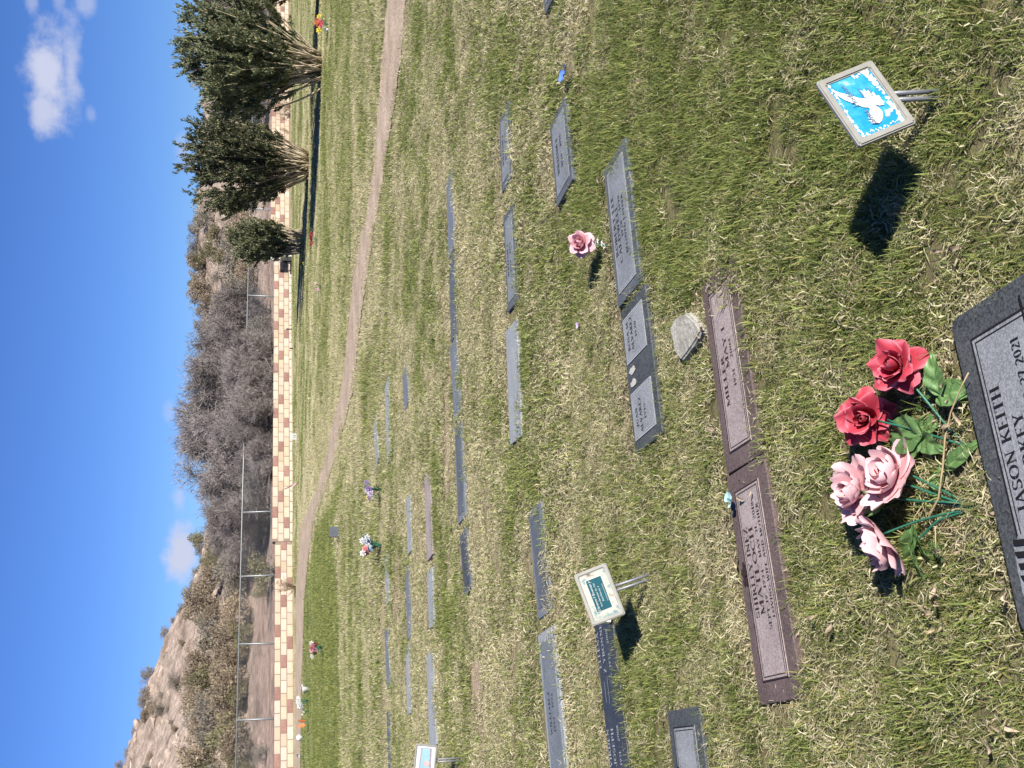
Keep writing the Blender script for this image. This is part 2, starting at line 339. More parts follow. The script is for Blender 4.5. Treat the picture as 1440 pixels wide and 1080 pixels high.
# ------------------------------------------------------------------ block wall
def block_wall():
    BL, BH, BD = .42, .2, .2
    cream = [noisy('cream_block_%d' % k, [(.3, tuple(x*f_ for x in c)), (.7, tuple(x*1.12*f_ for x in c))], 5, .9, .1, 8, .4, 60, fine=(40, .16), rand=.11)
             for k, (c, f_) in enumerate([((.345, .275, .21), 1), ((.365, .285, .225), 1), ((.325, .255, .185), 1), ((.375, .305, .25), 1)])]
    red = noisy('red_block', [(.3, (.185, .105, .088)), (.7, (.24, .14, .12))], 9, .9, .1, 6, .4, 60, fine=(40, .2), rand=.12)
    pale = noisy('footing_concrete', [(.3, (.33, .28, .24)), (.7, (.40, .36, .31))], 5, .9, .1, 6, .3, 40, fine=(30, .12))
    mort = noisy('mortar', [(.3, (.16, .13, .10)), (.7, (.20, .16, .125))], 12, .95, .05)
    root = link('block_wall', None, loc=(WA[0], WA[1], 0), rot=(0, 0, math.atan2(wt[1], wt[0])))
    tag(root, 'long low wall of cream blocks with scattered red blocks along the far lawn edge', 'wall')
    bme = [boxme('block', BL-.022, BD, BH-.022, m_, .006, 1, -.5*(BH-.022)) for m_ in cream]; rme = boxme('block', BL-.022, BD, BH-.022, red, .006, 1, -.5*(BH-.022)); pme = boxme('block', BL-.022, BD+.03, BH-.022, pale, .006, 1, -.5*(BH-.022))
    def tpos(py, v=410):
        g = ray(v, py); den = g[0]*wn[0]+g[1]*wn[1]; k = (WA@wn)/den; q = g[:2]*k-WA; return q@wt
    t763, t350 = tpos(763), tpos(352)
    segs = [(-9., t763, 3, 0.), (t763, t350, 4, -.10), (t350, tpos(-330), 4, .06)]
    tmin, tmax = tpos(1120), tpos(-30)
    count = 0; restV = []; restF = []
    for si, (a, b, nc, z0) in enumerate(segs):
        core = boxme('mortar_core', b-a-.01, BD-.02, nc*BH-.015+.3, mort, 0, z0=z0-.3); link('mortar_core', core, root, ((a+b)/2, 0, 0))
        for c in range(nc):
            off = (c % 2)*.5
            k0 = math.ceil(a/BL-off-.3); k1 = math.floor(b/BL-off-.3)
            for k in range(k0, k1+1):
                x = (k+off+.5)*BL
                if x-BL/2 < a-.22 or x+BL/2 > b+.22: continue
                x0 = max(x-BL/2, a); x1 = min(x+BL/2, b); sc = (x1-x0)/BL
                z = z0+(c+.5)*BH; cfromtop = nc-1-c
                isred = (k+{3: (0, 3, 1), 4: (0, 3, 1, 99)}[nc][cfromtop]) % 5 == 0 and cfromtop < 3
                me = rme if isred else (pme if (si == 1 and c == 0) else random.choice(bme))
                vis = tmin < x < tmax
                if vis and count < 300 and not (c == 0 and z0 < 0 and False):
                    o = link('block', me, root, ((x0+x1)/2, random.uniform(-.004, .004), z)); o.scale = (sc, 1, 1); count += 1
                else:
                    o2 = len(restV); restV += [((x0+x1)/2+v.co.x*sc, v.co.y, z+v.co.z) for v in me.vertices]; restF += [(tuple(i+o2 for i in p_.vertices), 1 if isred else 0) for p_ in me.polygons]
    me = mesh('far_blocks', restV, [f_ for f_, _ in restF]); me.materials.append(cream[0]); me.materials.append(red)
    for p_, (_, mi) in zip(me.polygons, restF): p_.material_index = mi
    o = link('block_course', me, root); o['kind'] = 'stuff'
    return root, tpos
wall_root, tpos = block_wall()
def wall_pt(t, s=0., z=0.): return np.array([WA[0]+t*wt[0]+s*wn[0], WA[1]+t*wt[1]+s*wn[1], z])

# ------------------------------------------------------------------ chain link fence
def fence():
    steel = plain('galvanised_steel', (.30, .32, .32), .5, .5, .6)
    root = link('chain_link_fence', None, loc=(WA[0]+wn[0]*1.3, WA[1]+wn[1]*1.3, 0), rot=(0, 0, math.atan2(wt[1], wt[0])))
    tag(root, 'galvanised chain link fence with pipe posts standing behind the block wall', 'fence')
    top = 1.74; t0, t1 = -8., 48.
    P = [tpos(993, 380), tpos(885, 380)]; step = P[1]-P[0]
    t = P[0]
    while t > t0: t -= step
    posts = []
    while t < t1: posts.append(t); t += step
    pm = tubes('post', [([(0, 0, -.2), (0, 0, top+.04)], .032)], steel, 8)
    for t in posts: link('post', pm, root, (t, 0, .35-.35), rot=(random.uniform(-.01, .01), random.uniform(-.03, .03), 0))
    link('top_rail', tubes('top_rail', [([(posts[0], 0, top), (posts[-1], 0, top)], .026)], steel, 8), root)
    link('tension_wire', tubes('tension_wire', [([(posts[0], 0, .72), (posts[-1], 0, .72)], .008)], steel, 5), root)
    lines = []; L_ = posts[-1]-posts[0]; zb, zt = .45, top-.02; h = zt-zb; sp_ = .085
    for k in range(int((L_-h)/sp_)):
        a = posts[0]+k*sp_; lines.append(([(a, .012, zb), (a+h, .012, zt)], .0022)); lines.append(([(a+h, -.012, zb), (a, -.012, zt)], .0022))
    link('chain_link_mesh', tubes('chain_link_mesh', lines, steel, 3, False, False), root)
fence()

# ------------------------------------------------------------------ bare scrub trees, desert shrubs
def unit(v): return v/(np.linalg.norm(v, axis=-1, keepdims=True)+1e-9)
def quads_from_segments(A, B, wA, wB):
    """flat ribbons, one per segment, turned about their own axis at random"""
    d = unit(B-A); rnd = unit(rng.normal(size=A.shape)); s = unit(np.cross(d, rnd)); n = len(A)
    V = np.stack([A-s*wA[:, None], A+s*wA[:, None], B+s*wB[:, None], B-s*wB[:, None]], 1).reshape(-1, 3)
    return V, np.arange(4*n).reshape(n, 4)
bark_grey = noisy('bare_bark', [(.3, (.13, .10, .085)), (.7, (.24, .19, .165))], 14, .95, .1, 5, fine=(60, .3))
twig_mat = colattr('twig', .95, .05, 0, .22)
leaf_mat = colattr('shrub_leaf', .7, .2, .2, .25)
def bare_tree_meshes(seed):
    r = np.random.default_rng(seed); A = []; B = []; w = []; limbs = []
    for k in range(9):                                  # several stems from the ground
        th = r.uniform(0, 6.28); tilt = r.uniform(.1, .8); p = np.array([r.normal()*.25, r.normal()*.25, 0.])
        d = np.array([math.cos(th)*math.sin(tilt), math.sin(th)*math.sin(tilt), math.cos(tilt)]); pts = [p]
        Ln = r.uniform(2.4, 4.2)
        for q in range(7):
            d = unit(d+r.normal(size=3)*.16+np.array([0, 0, .05])); p = p+d*Ln/7; pts.append(p)
        limbs.append((np.array(pts), np.linspace(.06, .015, 8)))
    base = np.concatenate([np.array([l[0][i]*(1-f_)+l[0][i+1]*f_ for i in range(1, 7) for f_ in (0, .33, .66)]) for l in limbs]); ax = np.concatenate([np.repeat(l[0][2:8]-l[0][1:7], 3, 0) for l in limbs])
    cur, dirs, ln, wd = base, unit(ax), .75, .014
    for lev, nb in enumerate((5, 5, 4)):
        P = np.repeat(cur, nb, 0); D = unit(np.repeat(dirs, nb, 0)*.75+r.normal(size=P.shape)*.62+np.array([0, 0, .22]))
        E_ = P+D*ln*r.uniform(.5, 1.2, (len(P), 1)); A.append(P); B.append(E_); w.append(np.full(len(P), wd))
        f_ = r.uniform(.45, 1, (len(P), 1)); cur = P*(1-f_)+E_*f_; dirs = D; ln *= .62; wd *= .72
    A = np.concatenate(A); B = np.concatenate(B); w = np.concatenate(w)
    V, Fq = quads_from_segments(A, B, w, w*.5)
    k = r.uniform(0, 1, len(A))[:, None]; col = np.array([.115, .102, .098])*(1-k)+np.array([.285, .255, .245])*k
    return tubes('trunk', limbs, bark_grey, 6), npmesh('crown', V, Fq, twig_mat, np.repeat(col, 4, 0))
bare_kinds = [bare_tree_meshes(s) for s in (1, 2, 3)]
def place(kind_meshes, name, pos, s, label, cat, group, rz=None):
    o = link(name, None, loc=tuple(pos), rot=(0, 0, random.uniform(0, 6.28) if rz is None else rz)); o.scale = s if isinstance(s, tuple) else (s, s, s)
    link('trunk', kind_meshes[0], o); link('crown', kind_meshes[1], o); tag(o, label, cat, group); return o
def on_hill(py, s, px=380):
    g = ray(px, py); den = g[0]*wn[0]+g[1]*wn[1]; k = (s+WA@wn)/den; x, y = g[0]*k, g[1]*k
    return np.array([x, y, float(hill_z(np.array(x), np.array(y)))-.05])
def h_for(pos, vtop, py):                                        # height that reaches the skyline row there
    d = ray(vtop, py); k = math.hypot(pos[0], pos[1])/math.hypot(d[0], d[1]); return max(.3, CAMH+d[2]*k-pos[2])
# (py, distance behind the wall, skyline row, kind)
BARE = [(462, 6.5, 300), (500, 8, 278), (535, 6, 272), (545, 10.5, 256), (575, 7, 268), (605, 9.5, 258), (630, 6, 275), (648, 9, 262), (682, 7.5, 285), (700, 11, 292), (735, 9, 302), (150, 6, 318), (185, 7.5, 300), (120, 9, 300), (30, 7, 305), (60, 10, 300), (520, 4.0, 318), (595, 4.0, 315), (660, 4.2, 322), (-60, 8, 300), (722, 5, 292), (748, 6.5, 306), (445, 6, 298), (760, 10, 300), (475, 9, 285), (488, .8, 330), (515, .7, 322), (548, .8, 318), (582, .7, 325), (610, .9, 335), (640, .8, 345)]
for i, (py, s, vt) in enumerate(BARE):
    P = on_hill(py, s); h = h_for(P, vt, py)
    near = ['beside the fence post', 'in the dense thicket', 'at the thicket edge']
    if py < 250: lab = 'bare grey scrub tree showing behind the leafy multi-stem shrubs'; g = 'bare scrub behind the leafy shrubs'
    else: lab = 'leafless grey brown scrub tree in the thicket behind the chain link fence'; g = 'bare thicket behind the fence'
    place(bare_kinds[i % 3], 'bare_tree', P, (h/3.9*1.05, h/3.9*1.05, h/3.95), lab, 'tree', g)

def shrub_meshes(seed, pal, n=2600, leaf=.055, lumps=16, stem=.5):
    r = np.random.default_rng(seed); C_ = []; R_ = []
    for k in range(lumps):
        th = r.uniform(0, 6.28); q = r.uniform(0, .62); C_.append((q*math.cos(th), q*math.sin(th), r.uniform(.25, .78))); R_.append(r.uniform(.16, .32))
    C_ = np.array(C_); R_ = np.array(R_); idx = r.integers(0, lumps, n); d = unit(r.normal(size=(n, 3))); P = C_[idx]+d*(R_[idx]*r.uniform(.45, 1.12, n)**.6)[:, None]
    P[:, 2] = np.maximum(P[:, 2], .03); ax = unit(d+r.normal(size=(n, 3))*.6+np.array([0, 0, .5])); s = unit(np.cross(ax, r.normal(size=(n, 3))))
    l = leaf*r.uniform(.6, 1.5, (n, 1)); w = l*.3
    V = np.stack([P, P+ax*l*.5+s*w, P+ax*l, P+ax*l*.5-s*w], 1).reshape(-1, 3)
    k = r.uniform(0, 1, (n, 1)); col = np.array(pal[0])*(1-k)+np.array(pal[1])*k
    lines = [(bez((r.normal()*.05, r.normal()*.05, -.03), (c[0]*.4, c[1]*.4, c[2]*.5), c, 5), np.linspace(.02, .006, 5)) for c in C_]
    for c in C_:
        for q in range(3):
            e = c+unit(r.normal(size=3)+np.array([0, 0, .4]))*r.uniform(.15, .35); lines.append(((c, e), np.array([.007, .003])))
    return tubes('trunk', lines, bark_grey, 4), npmesh('crown', V, np.arange(4*n).reshape(n, 4), leaf_mat, np.repeat(col, 4, 0))
OLIVE = ((.10, .098, .05), (.24, .215, .125)); GREYG = ((.12, .112, .09), (.28, .25, .205)); BROWN = ((.16, .125, .085), (.32, .262, .185)); DARKG = ((.035, .05, .022), (.12, .13, .06))
shr = [shrub_meshes(11, OLIVE), shrub_meshes(12, GREYG), shrub_meshes(13, BROWN), shrub_meshes(14, DARKG)]
# shrubs one can tell apart: (py, s behind wall, top row, base row or None, kind, width factor, label)
SH = [(1048, 41, 185, 1, 1.3, 'dark grey shrub high on the ridge near the picture edge'), (985, 41, 207, 1, 1.0, 'round grey green shrub on the ridge crest above bare rock'),
      (915, 38, 233, 1, 1.25, 'wide grey shrub on the rocky ridge above the far fence post'), (950, 40, 222, 0, .9, 'small bushy shrub alone on the ridge line left of the cloud'),
      (860, 34, 262, 1, 1.6, 'broad dusky shrub on the slope below the cloud'), (1010, 26, 268, 1, .9, 'greyish shrub halfway up the rock face'),
      (755, 40, 262, 0, .9, 'pale green shrub on the skyline between the two small clouds'), (800, 33, 275, 0, 1.2, 'olive shrub on the slope beside the cloud'),
      (355, 38, 262, 1, 1.5, 'large grey shrub on the skyline above the small leafy bush'), (440, 40, 275, 1, 1.2, 'grey shrub on the skyline right of the thicket'),
      (325, 30, 300, 1, 1.0, 'grey shrub on the hillside behind the small leafy bush'), (400, 24, 312, 0, 1.2, 'olive bush low on the hillside above the fence rail'),
      (425, 15, 322, 3, 1.3, 'dark green bush on the bank beside the thicket'), (375, 12, 330, 2, 1.0, 'brown dry bush on the pinkish bank'),
      (800, 3.2, 346, 0, 1.15, 'pale olive rounded bush leaning against the fence by the wall step'), (835, 4.5, 352, 0, .9, 'low olive bush spreading from the fence base'),
      (1062, 5, 355, 1, 1.0, 'dry grey bush behind the fence near the picture edge'), (465, 5, 345, 1, .9, 'twiggy grey bush at the foot of the bank')]
for py, s, vt, k, wf, lab in SH:
    P = on_hill(py, s, 340); h = h_for(P, vt, py); place(shr[k], 'desert_shrub', P, (h*.85*wf, h*.85*wf, h), lab, 'shrub', 'desert shrubs on the hill')
# brush running along the slope
bn = 0
for py in range(745, 1130, 16):
    for s in (14, 19):
        P = on_hill(py+random.uniform(-8, 8), s+random.uniform(-2, 2), 330); h = random.uniform(1.0, 1.9); k = random.choice([2, 2, 0, 1])
        place(shr[k], 'brush', P, (h*.8, h*.8, h), 'low brown olive brush in the belt across the slope behind the fence', 'shrub', 'brush belt on the slope')
for py in list(range(312, 470, 5))+list(range(-20, 330, 22)):
    P = on_hill(py, random.uniform(14, 41), 330); h = random.uniform(.8, 2.1); place(shr[random.choice([1, 2, 0])], 'brush', P, (h*.9, h*.9, h), 'small dry brush dotted on the right hand hillside', 'shrub', 'brush on the right hillside')
for k in range(34):
    P = on_hill(random.uniform(770, 1110), random.uniform(24, 40), 300); h = random.uniform(.3, .8); place(shr[random.choice([1, 2, 1])], 'brush', P, (h*.9, h*.9, h), 'tiny dry bush dotted on the rocky face of the hill', 'shrub', 'tiny bushes on the rock face')

# rocks on the hill face
def rock_mesh(seed, m, sub=3, rough=.28, flat=.7):
    bm = bmesh.new(); bmesh.ops.create_icosphere(bm, subdivisions=sub, radius=1); r = np.random.default_rng(seed); cuts = [(unit(r.normal(size=3)), r.uniform(.45, .85)) for _ in range(9)]
    for v in bm.verts:
        c = np.array(v.co)
        for n_, d_ in cuts:
            q = c@n_
            if q > d_: c = c-n_*(q-d_)*.92
        c = c*(1+rough*.3*(fbm(c[0]*2+seed, c[1]*2+c[2]*1.7, 3)-.5)); v.co = Vector((c[0], c[1], c[2]*flat))
    me = bpy.data.meshes.new('rock'); bm.to_mesh(me); bm.free(); me.materials.append(m); return me
rockm = noisy('hill_rock', [(.3, (.22, .17, .135)), (.7, (.37, .30, .245))], 1.5, .95, .1, 8, .8, 8, fine=(14, .25))
rk = [rock_mesh(k, rockm, 2) for k in range(4)]
for k in range(60):
    py = random.uniform(775, 1120); P = on_hill(py, random.uniform(20, 42), 280); s = random.uniform(.2, .6)*(1 if random.random() < .8 else 1.6)
    o = link('boulder', random.choice(rk), None, tuple(P+np.array([0, 0, -.15*s])), (random.uniform(-.4, .4), random.uniform(-.4, .4), random.uniform(0, 6))); o.scale = (s*1.3, s, s*.8)
    tag(o, 'tan angular boulder among the outcrops on the rocky hill face', 'rock', 'boulders on the hill face')

# ------------------------------------------------------------------ leafy multi-stem shrubs on the lawn
stem_mat = noisy('leafy_stem', [(.3, (.24, .19, .13)), (.7, (.50, .43, .32))], 20, .9, .1, 4, fine=(50, .3))
def leafy(name, base, vtop, py0, py1, label, seed, nst=75, dens=1., lean=0.):
    r = np.random.default_rng(seed); b = gp(*base); Yd = b[1]
    hgt = atY(vtop, base[1], Yd)[2]; xl = atY(330, py1, Yd)[0]-b[0]; xr = atY(330, py0, Yd)[0]-b[0]      # crown reach left / right
    lines = []; LP = []; LD = []
    for k in range(nst):
        th = r.uniform(0, 6.28); q = r.uniform(0, 1)**.55; dx = math.cos(th)*q; dy = math.sin(th)*q
        ex = (xr if dx > 0 else -xl)*dx*1.0+lean*.2; ey = dy*(xr-xl)*.52
        top = hgt*(1-.30*q**2.2)*r.uniform(.78, 1.0)
        p0 = np.array([r.normal()*.13+dx*.16, r.normal()*.13+dy*.16, -.03]); p2 = np.array([ex, ey, top]); p1 = np.array([p0[0]+ex*.58, p0[1]+ey*.58, top*.46])+r.normal(size=3)*.06
        pts = bez(p0, p1, p2, 9); lines.append((pts, np.linspace(.026, .005, 9)*r.uniform(.6, 1.25)))
        for f_ in r.uniform(.12, 1., int(13*dens))**.62:
            i = min(int(f_*8), 7); a = f_*8-i; c = pts[i]*(1-a)+pts[i+1]*a; t = unit(pts[i+1]-pts[i])
            out = unit(np.array([ex, ey, 0])+r.normal(size=3)*.5); dr = unit(t*.8+out*.45+r.normal(size=3)*.35+np.array([0, 0, .25])); ln = r.uniform(.14, .42)*(.65+.5*f_); e = c+dr*ln
            lines.append(((c, e), np.array([.005, .002])))
            m_ = int(56*dens)
            u = r.uniform(.1, 1.05, (m_, 1)); LP.append(c+dr*ln*u+r.normal(size=(m_, 3))*.022); LD.append(unit(dr*.9+r.normal(size=(m_, 3))*.5+np.array([0, 0, .45])))
    # short leafy growth inside and low
    m_ = int(3800*dens); th = r.uniform(0, 6.28, m_); q = r.uniform(0, 1, m_)**.6; z = hgt*r.uniform(.04, .55, m_)
    wdt = (.22+.55*z/hgt*1.3); LP.append(np.c_[np.cos(th)*q*wdt*(xr-xl)*.36, np.sin(th)*q*wdt*(xr-xl)*.36, z]); LD.append(unit(r.normal(size=(m_, 3))+np.array([0, 0, .6])))
    P = np.concatenate(LP); D = np.concatenate(LD); n = len(P); s = unit(np.cross(D, r.normal(size=(n, 3)))); l = r.uniform(.05, .115, (n, 1)); w = l*.17
    V = np.stack([P, P+D*l*.45+s*w, P+D*l, P+D*l*.45-s*w], 1).reshape(-1, 3)
    k = r.uniform(0, 1, (n, 1))**1.3; col = np.array([.048, .064, .035])*(1-k)+np.array([.165, .185, .10])*k
    dryl = r.uniform(0, 1, n) < .09; col[dryl] = np.array([.34, .29, .15])*r.uniform(.6, 1.1, (dryl.sum(), 1))
    o = link(name, None, loc=tuple(b)); link('trunk', tubes('trunk', lines, stem_mat, 4), o); link('crown', npmesh('crown', V, np.arange(4*n).reshape(n, 4), leaf_mat, np.repeat(col, 4, 0)), o)
    tag(o, label, 'shrub', 'leafy multi-stem shrubs on the lawn'); return b
leafy_b1 = leafy('leafy_shrub', (452, 92), 250, -24, 160, 'tallest dark leafy shrub with splayed bare stems at the picture top', 21, 105, 1.0)
leafy_b2 = leafy('leafy_shrub', (434, 235), 250, 156, 308, 'middle of three leafy multi-stem shrubs, with bushy green base', 22, 95, 1.0)
leafy_b3 = leafy('leafy_shrub', (424, 340), 327, 308, 371, 'smallest rounded leafy bush beside the low wall opening', 23, 50, .9)
leafy_b4 = leafy('leafy_shrub', (450, -48), 285, -120, 30, 'leafy shrub at the picture top mostly cut off by its edge', 24, 70, .8)

# small bare shrub in front of wall
twm = noisy('dry_twig', [(.3, (.20, .15, .10)), (.7, (.36, .28, .19))], 20, .95, .05)
def twig_bush(py, v, h, label, n=26, seed=3):
    r = np.random.default_rng(seed); b = gp(v, py); lines = []
    for k in range(n):
        th = r.uniform(0, 6.28); t = r.uniform(.1, .9); e = np.array([math.cos(th)*math.sin(t), math.sin(th)*math.sin(t), math.cos(t)])*h*r.uniform(.5, 1.1); pts = bez((0, 0, -.02), e*.5+r.normal(size=3)*h*.08, e, 5); lines.append((pts, np.linspace(.012, .005, 5)))
        for q in range(6):
            c = pts[2+q % 3]; lines.append(((c, c+unit(r.normal(size=3)+e*1.2)*h*r.uniform(.15, .4)), np.array([.006, .003])))
    o = link('twiggy_bush', tubes('twiggy_bush', lines, twm, 4), None, tuple(b)); tag(o, label, 'bush')
twig_bush(826, 416, .6, 'bare twiggy bush in front of the wall near its step', 22, 3)
twig_bush(150, 409, .7, 'bare reddish twig bush against the wall between the tall leafy shrubs', 26, 4)
twig_bush(187, 408.5, .5, 'small bare twig bush against the wall beside the middle leafy shrub', 18, 5)

# ------------------------------------------------------------------ carved lettering: a small serif alphabet drawn from strokes
TH, TN = .15, .055
def _line(x0, y0, x1, y1, w):
    d = math.hypot(x1-x0, y1-y0); nx, ny = -(y1-y0)/d*w/2, (x1-x0)/d*w/2
    return [(x0+nx, y0+ny), (x0-nx, y0-ny), (x1-nx, y1-ny), (x1+nx, y1+ny)]
def _rect(x0, y0, x1, y1): return [(x0, y0), (x1, y0), (x1, y1), (x0, y1)]
def _stem(x, s0=True, s1=True):
    o = [_rect(x-TH/2, 0, x+TH/2, 1)]
    if s0: o.append(_rect(x-TH/2-.08, 0, x+TH/2+.08, .05))
    if s1: o.append(_rect(x-TH/2-.08, .95, x+TH/2+.08, 1))
    return o
def _arc(cx, cy, rx, ry, a0, a1, n=10, tk=TH, tn=TN):
    o = []; A = [math.radians(a0+(a1-a0)*i/n) for i in range(n+1)]
    def pr(a, sgn):
        w = (tn+(tk-tn)*abs(math.cos(a))**1.3)/2*sgn; return (cx+(rx+w)*math.cos(a), cy+(ry+w)*math.sin(a))
    for a, b in zip(A[:-1], A[1:]): o.append([pr(a, -1), pr(a, 1), pr(b, 1), pr(b, -1)])
    return o
def _bars(x, ys, L_): return [_rect(x, y-TN/2, x+l, y+TN/2) for y, l in zip(ys, L_)]+[_rect(x+l-.035, y-.10, x+l, y+.10) for y, l in zip(ys, L_)]
G = {
 'A': (.78, [_line(.10, .02, .39, .97, TN), _line(.37, .97, .68, .02, TH), _rect(.2, .32, .55, .37), _rect(.0, 0, .22, .05), _rect(.54, 0, .8, .05)]),
 'B': (.66, _stem(.15)+_arc(.22, .74, .28, .23, -90, 90)+_arc(.22, .27, .33, .25, -90, 90)), 'C': (.72, _arc(.4, .5, .33, .46, 45, 315, 14)+[_rect(.62, .7, .66, .95)]),
 'D': (.76, _stem(.15)+_arc(.2, .5, .46, .47, -90, 90)), 'E': (.62, _stem(.15)+_bars(.2, (.972, .5, .028), (.36, .24, .38))), 'F': (.58, _stem(.15)+_bars(.2, (.972, .5), (.36, .24))),
 'G': (.76, _arc(.4, .5, .33, .46, 45, 330, 14)+[_rect(.58, .1, .7, .45), _rect(.5, .42, .76, .47)]), 'H': (.80, _stem(.15)+_stem(.62)+[_rect(.2, .48, .6, .53)]), 'I': (.34, _stem(.16)),
 'J': (.46, [_rect(.24, .18, .24+TH, 1), _rect(.14, .95, .48, 1)]+_arc(.12, .18, .195, .2, -185, 0, 9)), 'K': (.74, _stem(.15)+[_line(.2, .42, .58, .97, TN), _line(.32, .58, .66, .03, TH), _rect(.46, .95, .7, 1), _rect(.52, 0, .78, .05)]),
 'L': (.60, _stem(.15)+_bars(.2, (.028,), (.36,))), 'M': (.94, [_rect(.12, 0, .17, 1), _rect(.74, 0, .74+TH, 1), _line(.14, .97, .44, .06, TH), _line(.44, .06, .78, .97, TN), _rect(.03, 0, .26, .05), _rect(.66, 0, .96, .05)]),
 'N': (.80, [_rect(.12, 0, .17, 1), _rect(.62, 0, .67, 1), _line(.12, .97, .65, .05, TH), _rect(.03, 0, .26, .05), _rect(.53, .95, .76, 1), _rect(0, .95, .15, 1)]),
 'O': (.80, _arc(.4, .5, .33, .46, 0, 360, 18)), 'P': (.62, _stem(.15)+_arc(.22, .73, .3, .24, -90, 90)), 'R': (.72, _stem(.15)+_arc(.22, .74, .28, .23, -90, 90)+[_line(.34, .5, .62, .03, TH), _rect(.52, 0, .74, .05)]),
 'S': (.58, _arc(.29, .735, .2, .23, 30, 270, 9, .11, .07)+_arc(.29, .265, .21, .235, -150, 90, 9, .13, .08)+[_rect(.5, .75, .54, .96), _rect(.05, .04, .09, .27)]),
 'T': (.70, _stem(.35, True, False)+[_rect(.04, .945, .66, 1), _rect(.04, .78, .08, 1), _rect(.62, .78, .66, 1)]), 'U': (.76, [_rect(.12, .3, .12+TH, 1), _rect(.6, .3, .65, 1), _rect(.04, .95, .35, 1), _rect(.52, .95, .73, 1)]+_arc(.4, .3, .225, .27, 180, 360, 8)),
 'V': (.76, [_line(.10, .97, .40, .03, TH), _line(.40, .03, .66, .97, TN), _rect(0, .95, .26, 1), _rect(.55, .95, .78, 1)]), 'W': (1.05, [_line(.10, .97, .34, .03, TH), _line(.34, .03, .54, .97, TN), _line(.5, .97, .74, .03, TH), _line(.74, .03, .95, .97, TN), _rect(0, .95, .25, 1), _rect(.84, .95, 1.05, 1)]),
 'Y': (.74, [_line(.10, .97, .37, .45, TH), _line(.37, .45, .64, .97, TN), _rect(.3, 0, .45, .48), _rect(.2, 0, .55, .05), _rect(0, .95, .26, 1), _rect(.53, .95, .76, 1)]), 'Z': (.66, [_line(.10, .03, .52, .97, TH), _rect(.08, .945, .56, 1), _rect(.06, 0, .6, .055), _rect(.08, .8, .12, 1), _rect(.56, 0, .6, .2)]),
 '0': (.60, _arc(.3, .5, .21, .46, 0, 360, 16)), '1': (.42, _stem(.22, True, False)+[_line(.06, .8, .2, .97, TN)]), '2': (.58, _arc(.28, .72, .19, .25, 150, -30, 8)+[_line(.42, .58, .08, .06, .09), _rect(.06, 0, .52, .12)]), '3': (.56, _arc(.26, .74, .18, .22, 150, -90, 8)+_arc(.26, .27, .2, .24, 90, -150, 8)),
 '4': (.6, [_rect(.36, 0, .5, 1), _line(.05, .3, .4, .97, TN), _rect(.05, .26, .58, .32)]), '5': (.56, _arc(.25, .3, .22, .27, 120, -150, 9)+[_rect(.1, .5, .15, 1), _rect(.1, .9, .48, 1)]), '6': (.58, _arc(.28, .3, .19, .27, 0, 360, 12)+[_line(.08, .35, .4, .98, .1)]),
 '7': (.54, [_rect(.05, .88, .5, 1), _line(.47, .92, .2, 0, .12), _rect(.05, .75, .09, 1)]), '8': (.58, _arc(.28, .75, .17, .21, 0, 360, 12)+_arc(.28, .27, .2, .24, 0, 360, 12)), '9': (.58, _arc(.28, .7, .19, .27, 0, 360, 12)+[_line(.48, .65, .16, .02, .1)]),
 ',': (.24, [_rect(.08, 0, .18, .1), _line(.15, .05, .08, -.12, .05)]), '-': (.5, [_rect(.08, .42, .42, .48)]), '.': (.24, [_rect(.08, 0, .18, .1)]), '&': (.7, _arc(.3, .74, .17, .2, 0, 360, 10)+_arc(.3, .27, .22, .24, 0, 360, 10)), ' ': (.36, []),
}
def text_width(t, h, sx=1.): return sum(G.get(c, G[' '])[0]+.06 for c in t)*h*sx
def lettering(parent, lines, m, z, name='lettering'):
    """lines: (text, height, centre x, baseline y, stretch)"""
    V = []; Fs = []; k = 0
    for t, h, cx, by, sx in lines:
        x = cx-text_width(t, h, sx)/2
        for c in t:
            adv, polys = G.get(c, G[' '])
            for pl in polys:
                o = len(V); V += [(x+a*h*sx, by+b*h, z+(k % 5)*.00015) for a, b in pl]; Fs.append(tuple(range(o, o+len(pl)))); k += 1
            x += (adv+.06)*h*sx
    if V: return link(name, mesh(name, V, Fs, m), parent)

# ------------------------------------------------------------------ grave markers
def granite(name, dark, light, rough=.45, scale=260, grain=.5):
    m, N, L, b = mat(name, min(.85, rough+.12), .22)
    tc = N.new('ShaderNodeTexCoord'); v = N.new('ShaderNodeTexVoronoi'); v.inputs['Scale'].default_value = scale; L.new(tc.outputs['Object'], v.inputs['Vector'])
    n = N.new('ShaderNodeTexNoise'); n.inputs['Scale'].default_value = 9; n.inputs['Detail'].default_value = 6; L.new(tc.outputs['Object'], n.inputs['Vector'])
    sx = N.new('ShaderNodeSeparateColor'); L.new(v.outputs['Color'], sx.inputs[0])
    ad = N.new('ShaderNodeMath'); ad.operation = 'MULTIPLY_ADD'; L.new(sx.outputs[0], ad.inputs[0]); ad.inputs[1].default_value = grain
    n2 = N.new('ShaderNodeMath'); n2.operation = 'MULTIPLY'; L.new(n.outputs['Fac'], n2.inputs[0]); n2.inputs[1].default_value = 1-grain; L.new(n2.outputs[0], ad.inputs[2])
    r = ramp(N, [(.15, dark), (.85, light)]); L.new(ad.outputs[0], r.inputs[0]); L.new(r.outputs[0], b.inputs['Base Color'])
    rr = N.new('ShaderNodeMapRange'); L.new(n.outputs['Fac'], rr.inputs[0]); rr.inputs[3].default_value = rough; rr.inputs[4].default_value = min(.95, rough+.3); L.new(rr.outputs[0], b.inputs['Roughness'])
    return m
g_dark = granite('dark_granite', (.018, .021, .023), (.085, .093, .097), .45); g_panel = granite('etched_granite', (.10, .107, .116), (.26, .275, .295), .7, 320)
